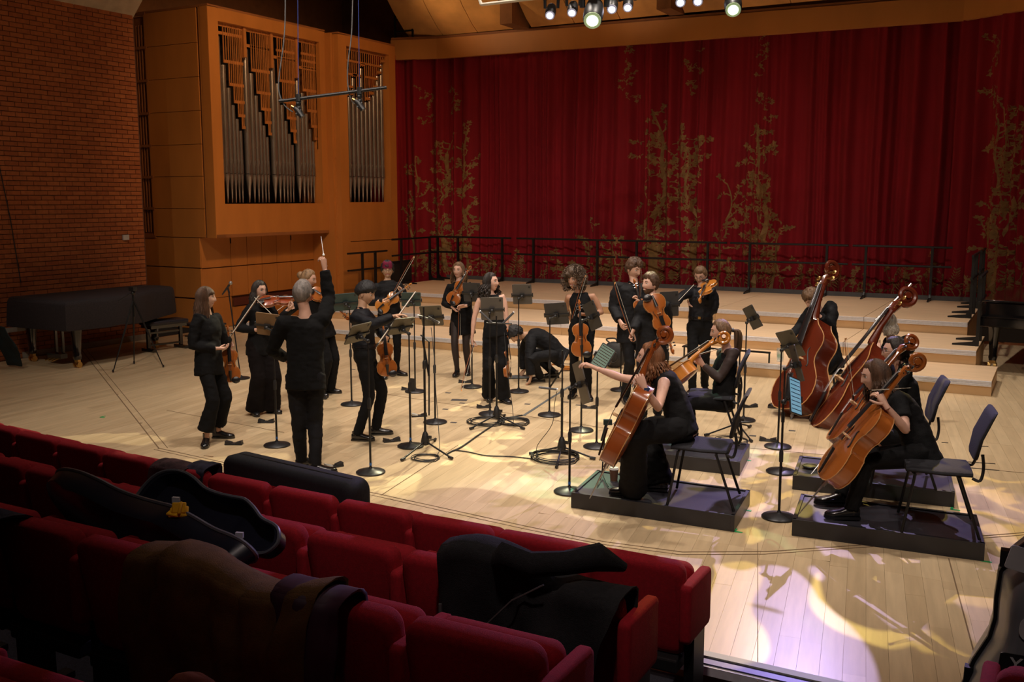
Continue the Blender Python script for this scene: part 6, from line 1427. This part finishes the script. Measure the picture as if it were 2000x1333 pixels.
# ---- pianos, bench, camera tripod ----
M_pcov=mat('piano_cover',(.022,.017,.02),.85,0,.3,50,bump=.3,bscale=200)
PO=[(0,0),(1.5,0),(1.5,.75),(1.46,1.2),(1.3,1.6),(1.12,1.9),(1.02,2.2),(.92,2.5),(.7,2.7),(.35,2.74),(.05,2.6),(0,2.2)]
def piano(label,M,cover,mtb):
    t=thing('grand_piano',label,'piano',M=M)
    def outl(e): 
        c=(.72,1.3); return [((x-c[0])*(1+e)+c[0],(y-c[1])*(1+e*.6)+c[1]) for x,y in PO]
    if cover:
        m=MB(); rs=[]
        for z,e in ((.56,.06),(.58,.065),(.8,.045),(.93,.03),(.985,.0),(1.0,-.04)): 
            rs.append([V((x,y,z+.015*math.sin(x*9+y*7)*(1 if z<.6 else .0))) for x,y in smooth2(outl(e))])
        m.rings(rs); o=m.build('quilted_cover',M_pcov,t,smooth=60); o['label']='black quilted cover'
    else:
        for nm,z0,z1,e in (('case',.6,.92,0),('lid',.94,.965,.02),('key_bed',.6,.66,.01)):
            m=MB(); m.prism(smooth2(outl(e)),z0,z1); m.build(nm,mtb,t,smooth=40,bevel=.004)
        m=MB(); m.box((.75,-.05,.74),(1.5,.3,.03)); m.box((.75,-.18,.69),(1.5,.04,.12)); m.box((.75,.08,.86),(1.42,.03,.14)); m.build('fall_board',mtb,t,smooth=0,bevel=.004)
    for i,(x,y) in enumerate(((.15,.25),(1.35,.25),(.6,2.35))):
        m=MB(); m.loft([(V((x,y,z)),V((1,0,0)),V((0,1,0)),w_,w_,.5) for z,w_ in ((.62,.09),(.52,.075),(.2,.05),(.17,.06),(.12,.05))],12); l=m.build('leg',mtb,t,smooth=40)
        m=MB(); m.box((x,y,.1),(.09,.05,.05)); m.tube([V((x-.06,y,.045)),V((x-.02,y,.045))],.045,14); m.tube([V((x+.02,y,.045)),V((x+.06,y,.045))],.045,14); m.build('castor',M_brass,l)
    m=MB(); m.box((.66,.35,.38),(.04,.04,.46)); m.box((.84,.35,.38),(.04,.04,.46)); m.box((.75,.3,.13),(.36,.12,.07)); ly=m.build('pedal_lyre',mtb,t,smooth=0)
    for x in (.66,.75,.84): m=MB(); m.tube([V((x,.28,.1)),V((x,.14,.07))],.011,8); m.build('pedal',M_brass,ly)
    return t
def smooth2(o,n=3):
    out=[]; k=len(o)
    for i in range(k):
        p0,p1,p2,p3=[V((*o[(i+j)%k],0)) for j in (-1,0,1,2)]
        if i in (0,1): out.append(tuple(p1[:2])); continue
        for j in range(n):
            t=j/n; q=.5*((2*p1)+(p2-p0)*t+(2*p0-5*p1+4*p2-p3)*t*t+(3*p1-p0-3*p2+p3)*t**3) if 1<i<k-1 else lerp(p1,p2,t); out.append(tuple(q[:2]))
    return out
Mgl=mat('piano_lacquer',(.006,.006,.007),.08,0,.1,3,coat=1)
piano('grand piano under a black quilted cover against the brick wall',MX.Translation((-14.0,9.55,0))@MX.Rotation(rad(-3),4,'Z')@MX.Diagonal((.93,.93,1.02,1)),True,Mgl)
piano('glossy black grand piano at the right edge beyond the risers',MX.Translation((-.95,15.95,0))@MX.Rotation(rad(-6),4,'Z')@MX.Diagonal((1,1,1.08,1)),False,Mgl)
def bench(label,M):
    t=thing('piano_bench',label,'bench',M=M); m=pad(.72,.36,.07,.03,.012); m.xf(MX.Translation((0,0,.47))@MX.Rotation(PI/2,4,'X')); m.build('seat_pad',mat('bench_leather',(.02,.02,.028),.4),t,smooth=50)
    m=MB(); m.box((0,0,.41),(.66,.3,.05)); m.build('apron',Mgl,t,smooth=0)
    for sx in (-1,1):
        m=MB(); m.box((sx*.3,0,.22),(.05,.05,.36)); m.box((sx*.3,0,.025),(.06,.34,.05)); m.build('leg',Mgl,t,smooth=0)
    m=MB(); m.box((0,0,.3),(.6,.03,.03)); m.box((0,0,.1),(.6,.03,.03)); m.build('stretcher',Mgl,t,smooth=0)
bench('black piano bench at the tail of the covered piano',MX.Translation((-13.0,11.62,0))@MX.Rotation(rad(80),4,'Z'))
bench('low black bench in the shadow before the organ base',MX.Translation((-13.6,13.1,0))@MX.Rotation(rad(5),4,'Z')@MX.Diagonal((1,1,.5,1)))
fe=[G(221,728),G(262,711),G(319,718)]; c=sum(fe,V())/3; hub=V((c.x,c.y,1.02)); t=thing('camera_tripod','black camera tripod standing before the covered piano','tripod',loc=c)
for q in fe:
    m=MB(); m.tube([hub+(q-hub)*.02,lerp(hub,q,.5),lerp(hub,q,.52),q+V((0,0,.01))],[.014,.014,.01,.008],8); l=m.build('leg',M_black,t,world=True); m=MB(); m.tube([q+V((0,0,0)),q+V((0,0,.04))],.013,8); m.build('foot',M_plast,l,world=True)
m=MB(); m.tube([hub-V((0,0,.25)),hub+V((0,0,.08))],.016,8); m.build('centre_column',M_black,t,world=True); m=MB(); m.ball(hub+V((0,0,.1)),.035,10,0,6); m.box(hub+V((0,0,.16)),(.1,.07,.06)); m.tube([hub+V((0,0,.12)),hub-RH*.22-V((0,0,.02))],.008,6); m.build('pan_head',M_plast,t,world=True)
t=thing('stage_box','low dark box with blue front lying by the bench','box',loc=(-12.9,12.6,0)); m=MB(); m.box((0,0,.06),(.5,.35,.12)); m.build('box_body',M_plast,t,smooth=0); m=MB(); m.box((0,-.178,.06),(.4,.01,.05)); m.build('blue_front',mat('box_blue',(.01,.04,.12),.5),t,smooth=0)
# dark coat edge at the left border
drape('hanging_cloth','dark green black cloth at the left picture edge before the brick wall','cloth',lambda u,s:(9.0+.25*u,.66-.62*u),-13.7,-13.35,mat('dark_teal_cloth',(.01,.02,.022),.9),amp=.03,seed=15,nx=10,edge=lambda u:(0,.08*(1-abs(u-.5)*2)))
# ---- hanging microphone bar ----
d=10.5; t=thing('microphone_bar','black bar hung on blue cords with two microphones before the organ','microphone bar',loc=D(650,185,d))
m=MB(); m.tube([D(545,198,d),D(755,171,d)],.018,10); m.build('bar',M_black,t,world=True)
Mc=mat('blue_cord',(.02,.05,.25),.5)
for x,y,x2 in ((583,191,581),(702,177,699)):
    m=MB(); m.tube([D(x,y,d),D(x2,-80,d)],.004,5); m.build('cord',Mc,t,world=True)
    m=MB(); m.tube([D(x,y-6,d),D(x,y+8,d)],.03,8); m.tube([D(x,y+5,d),D(x-1,y+22,d)],.016,8); m.ball(D(x,y+12,d),.03,8,0,5); m.ball(D(x+1,y+21,d),.028,8,0,5); m.build('clamp',M_plast,t,world=True)
    m=MB(); m.tube([D(x-10,y+18,d),D(x-2,y+24,d),D(x+8,y+38,d)],[.012,.03,.03],10); m.tube([D(x-4,y+33,d),D(x+6,y+24,d)],.02,8); mi_=m.build('microphone',M_plast,t,world=True); m=MB(); m.tube([D(x-14,y+16,d),D(x-9,y+19,d)],.014,8); m.build('connector',M_brass,mi_,world=True)
for P in ([(557,-60),(556,60),(545,150),(545,180),(555,205),(572,219)],[(690,-60),(687,60),(680,120),(679,160),(684,190),(692,203)]):
    tube_thing('hanging_cable','thin grey cable looping down to '+('the left' if P[0][0]<600 else 'the right')+' hanging microphone','cable',smoothp([D(x,y,d+.02) for x,y in P]),.007,mat('cable_grey',(.10,.10,.10),.5))
# ---- stage lights ----
truss=MB(); truss.tube([D(930,-26,13.2),D(1560,-60,12.2)],.03,8); tag(truss.build('lighting_bar',M_black),'black lighting bar running across the top of the picture','bar')
def fixture(px,py,d,sz,label,col,st,tilt=(0,0)):
    c=D(px,py,d); t=thing('moving_head_light',label,'stage light',loc=c,group='moving head lights over the stage'); f=(N(190,-38)+RH*tilt[0]).normalized()
    b=c-f*sz*1.1
    m=MB(); m.tube([b-f*sz*.2,b+f*sz*.5,c-f*sz*.1,c],[sz*.34,sz*.42,sz*.4,sz*.34],16); m.build('head',M_plast,t,world=True)
    m=MB(); m.tube([c-f*.01,c+f*.012],sz*.24,16); m.build('lens',mat('lens_'+label.split()[0],(.9,.9,.9),.2,emit=(col,st)),t,world=True)
    m=MB(); m.tube([c-f*.02,c+f*.008],sz*.36,16); m.build('lens_rim',mat('rim_'+label.split()[0],tuple(x*.3 for x in col),.3,emit=(col,.12)),t,world=True)
    x,y,z=frame(f); m=MB(); top=c+UP*sz*1.5-f*sz*.6
    for s in (-1,1): m.tube([b+x*s*sz*.5,b+x*s*sz*.52+UP*sz*.7,top+x*s*sz*.3],sz*.12,8)
    m.build('yoke',M_plast,t,world=True); m=MB(); m.box(top+UP*sz*.25,(sz*1.1,sz*.8,sz*.5),0,MX.Rotation(YAW,3,'Z')); m.build('base_box',M_plast,t,smooth=0,world=True)
for px,py,d_,sz,lab,col,st in [(1074,30,13.0,.17,'white small light, leftmost over the curtain top',(.8,.8,1),9),(1117,25,13.0,.17,'white small light just left of the large green one',(.8,.82,1),9),(1157,40,12.6,.31,'green large light hanging lowest in the middle',(.75,1,.55),7),(1195,18,13.0,.18,'white small light just right of the large green one',(.7,.75,1),9),(1226,15,13.0,.17,'white small light, second right of the large green one',(.8,.82,1),9),(1329,5,13,.18,'white small light, left of the pair at the top',(.8,.82,1),9),(1363,3,13,.18,'white small light, right of the pair at the top',(.8,.82,1),9),(1432,19,12.6,.27,'green large light on the right at the top edge',(.75,1,.4),7)]: fixture(px,py,d_,sz,lab,col,st)
t=thing('hanging_frame','white frame bars of a hanging panel at the very top of the picture','panel',loc=D(985,0,14)); m=MB(); a=D(940,9,14.5); b=D(1050,-4,14.2); m.tube([a,b],.025,6); m.tube([a,D(930,-20,14.6)],.025,6); m.build('frame',mat('frame_white',(.6,.55,.45),.5),t,world=True)  # bare bars of a hung panel, no lamp in it
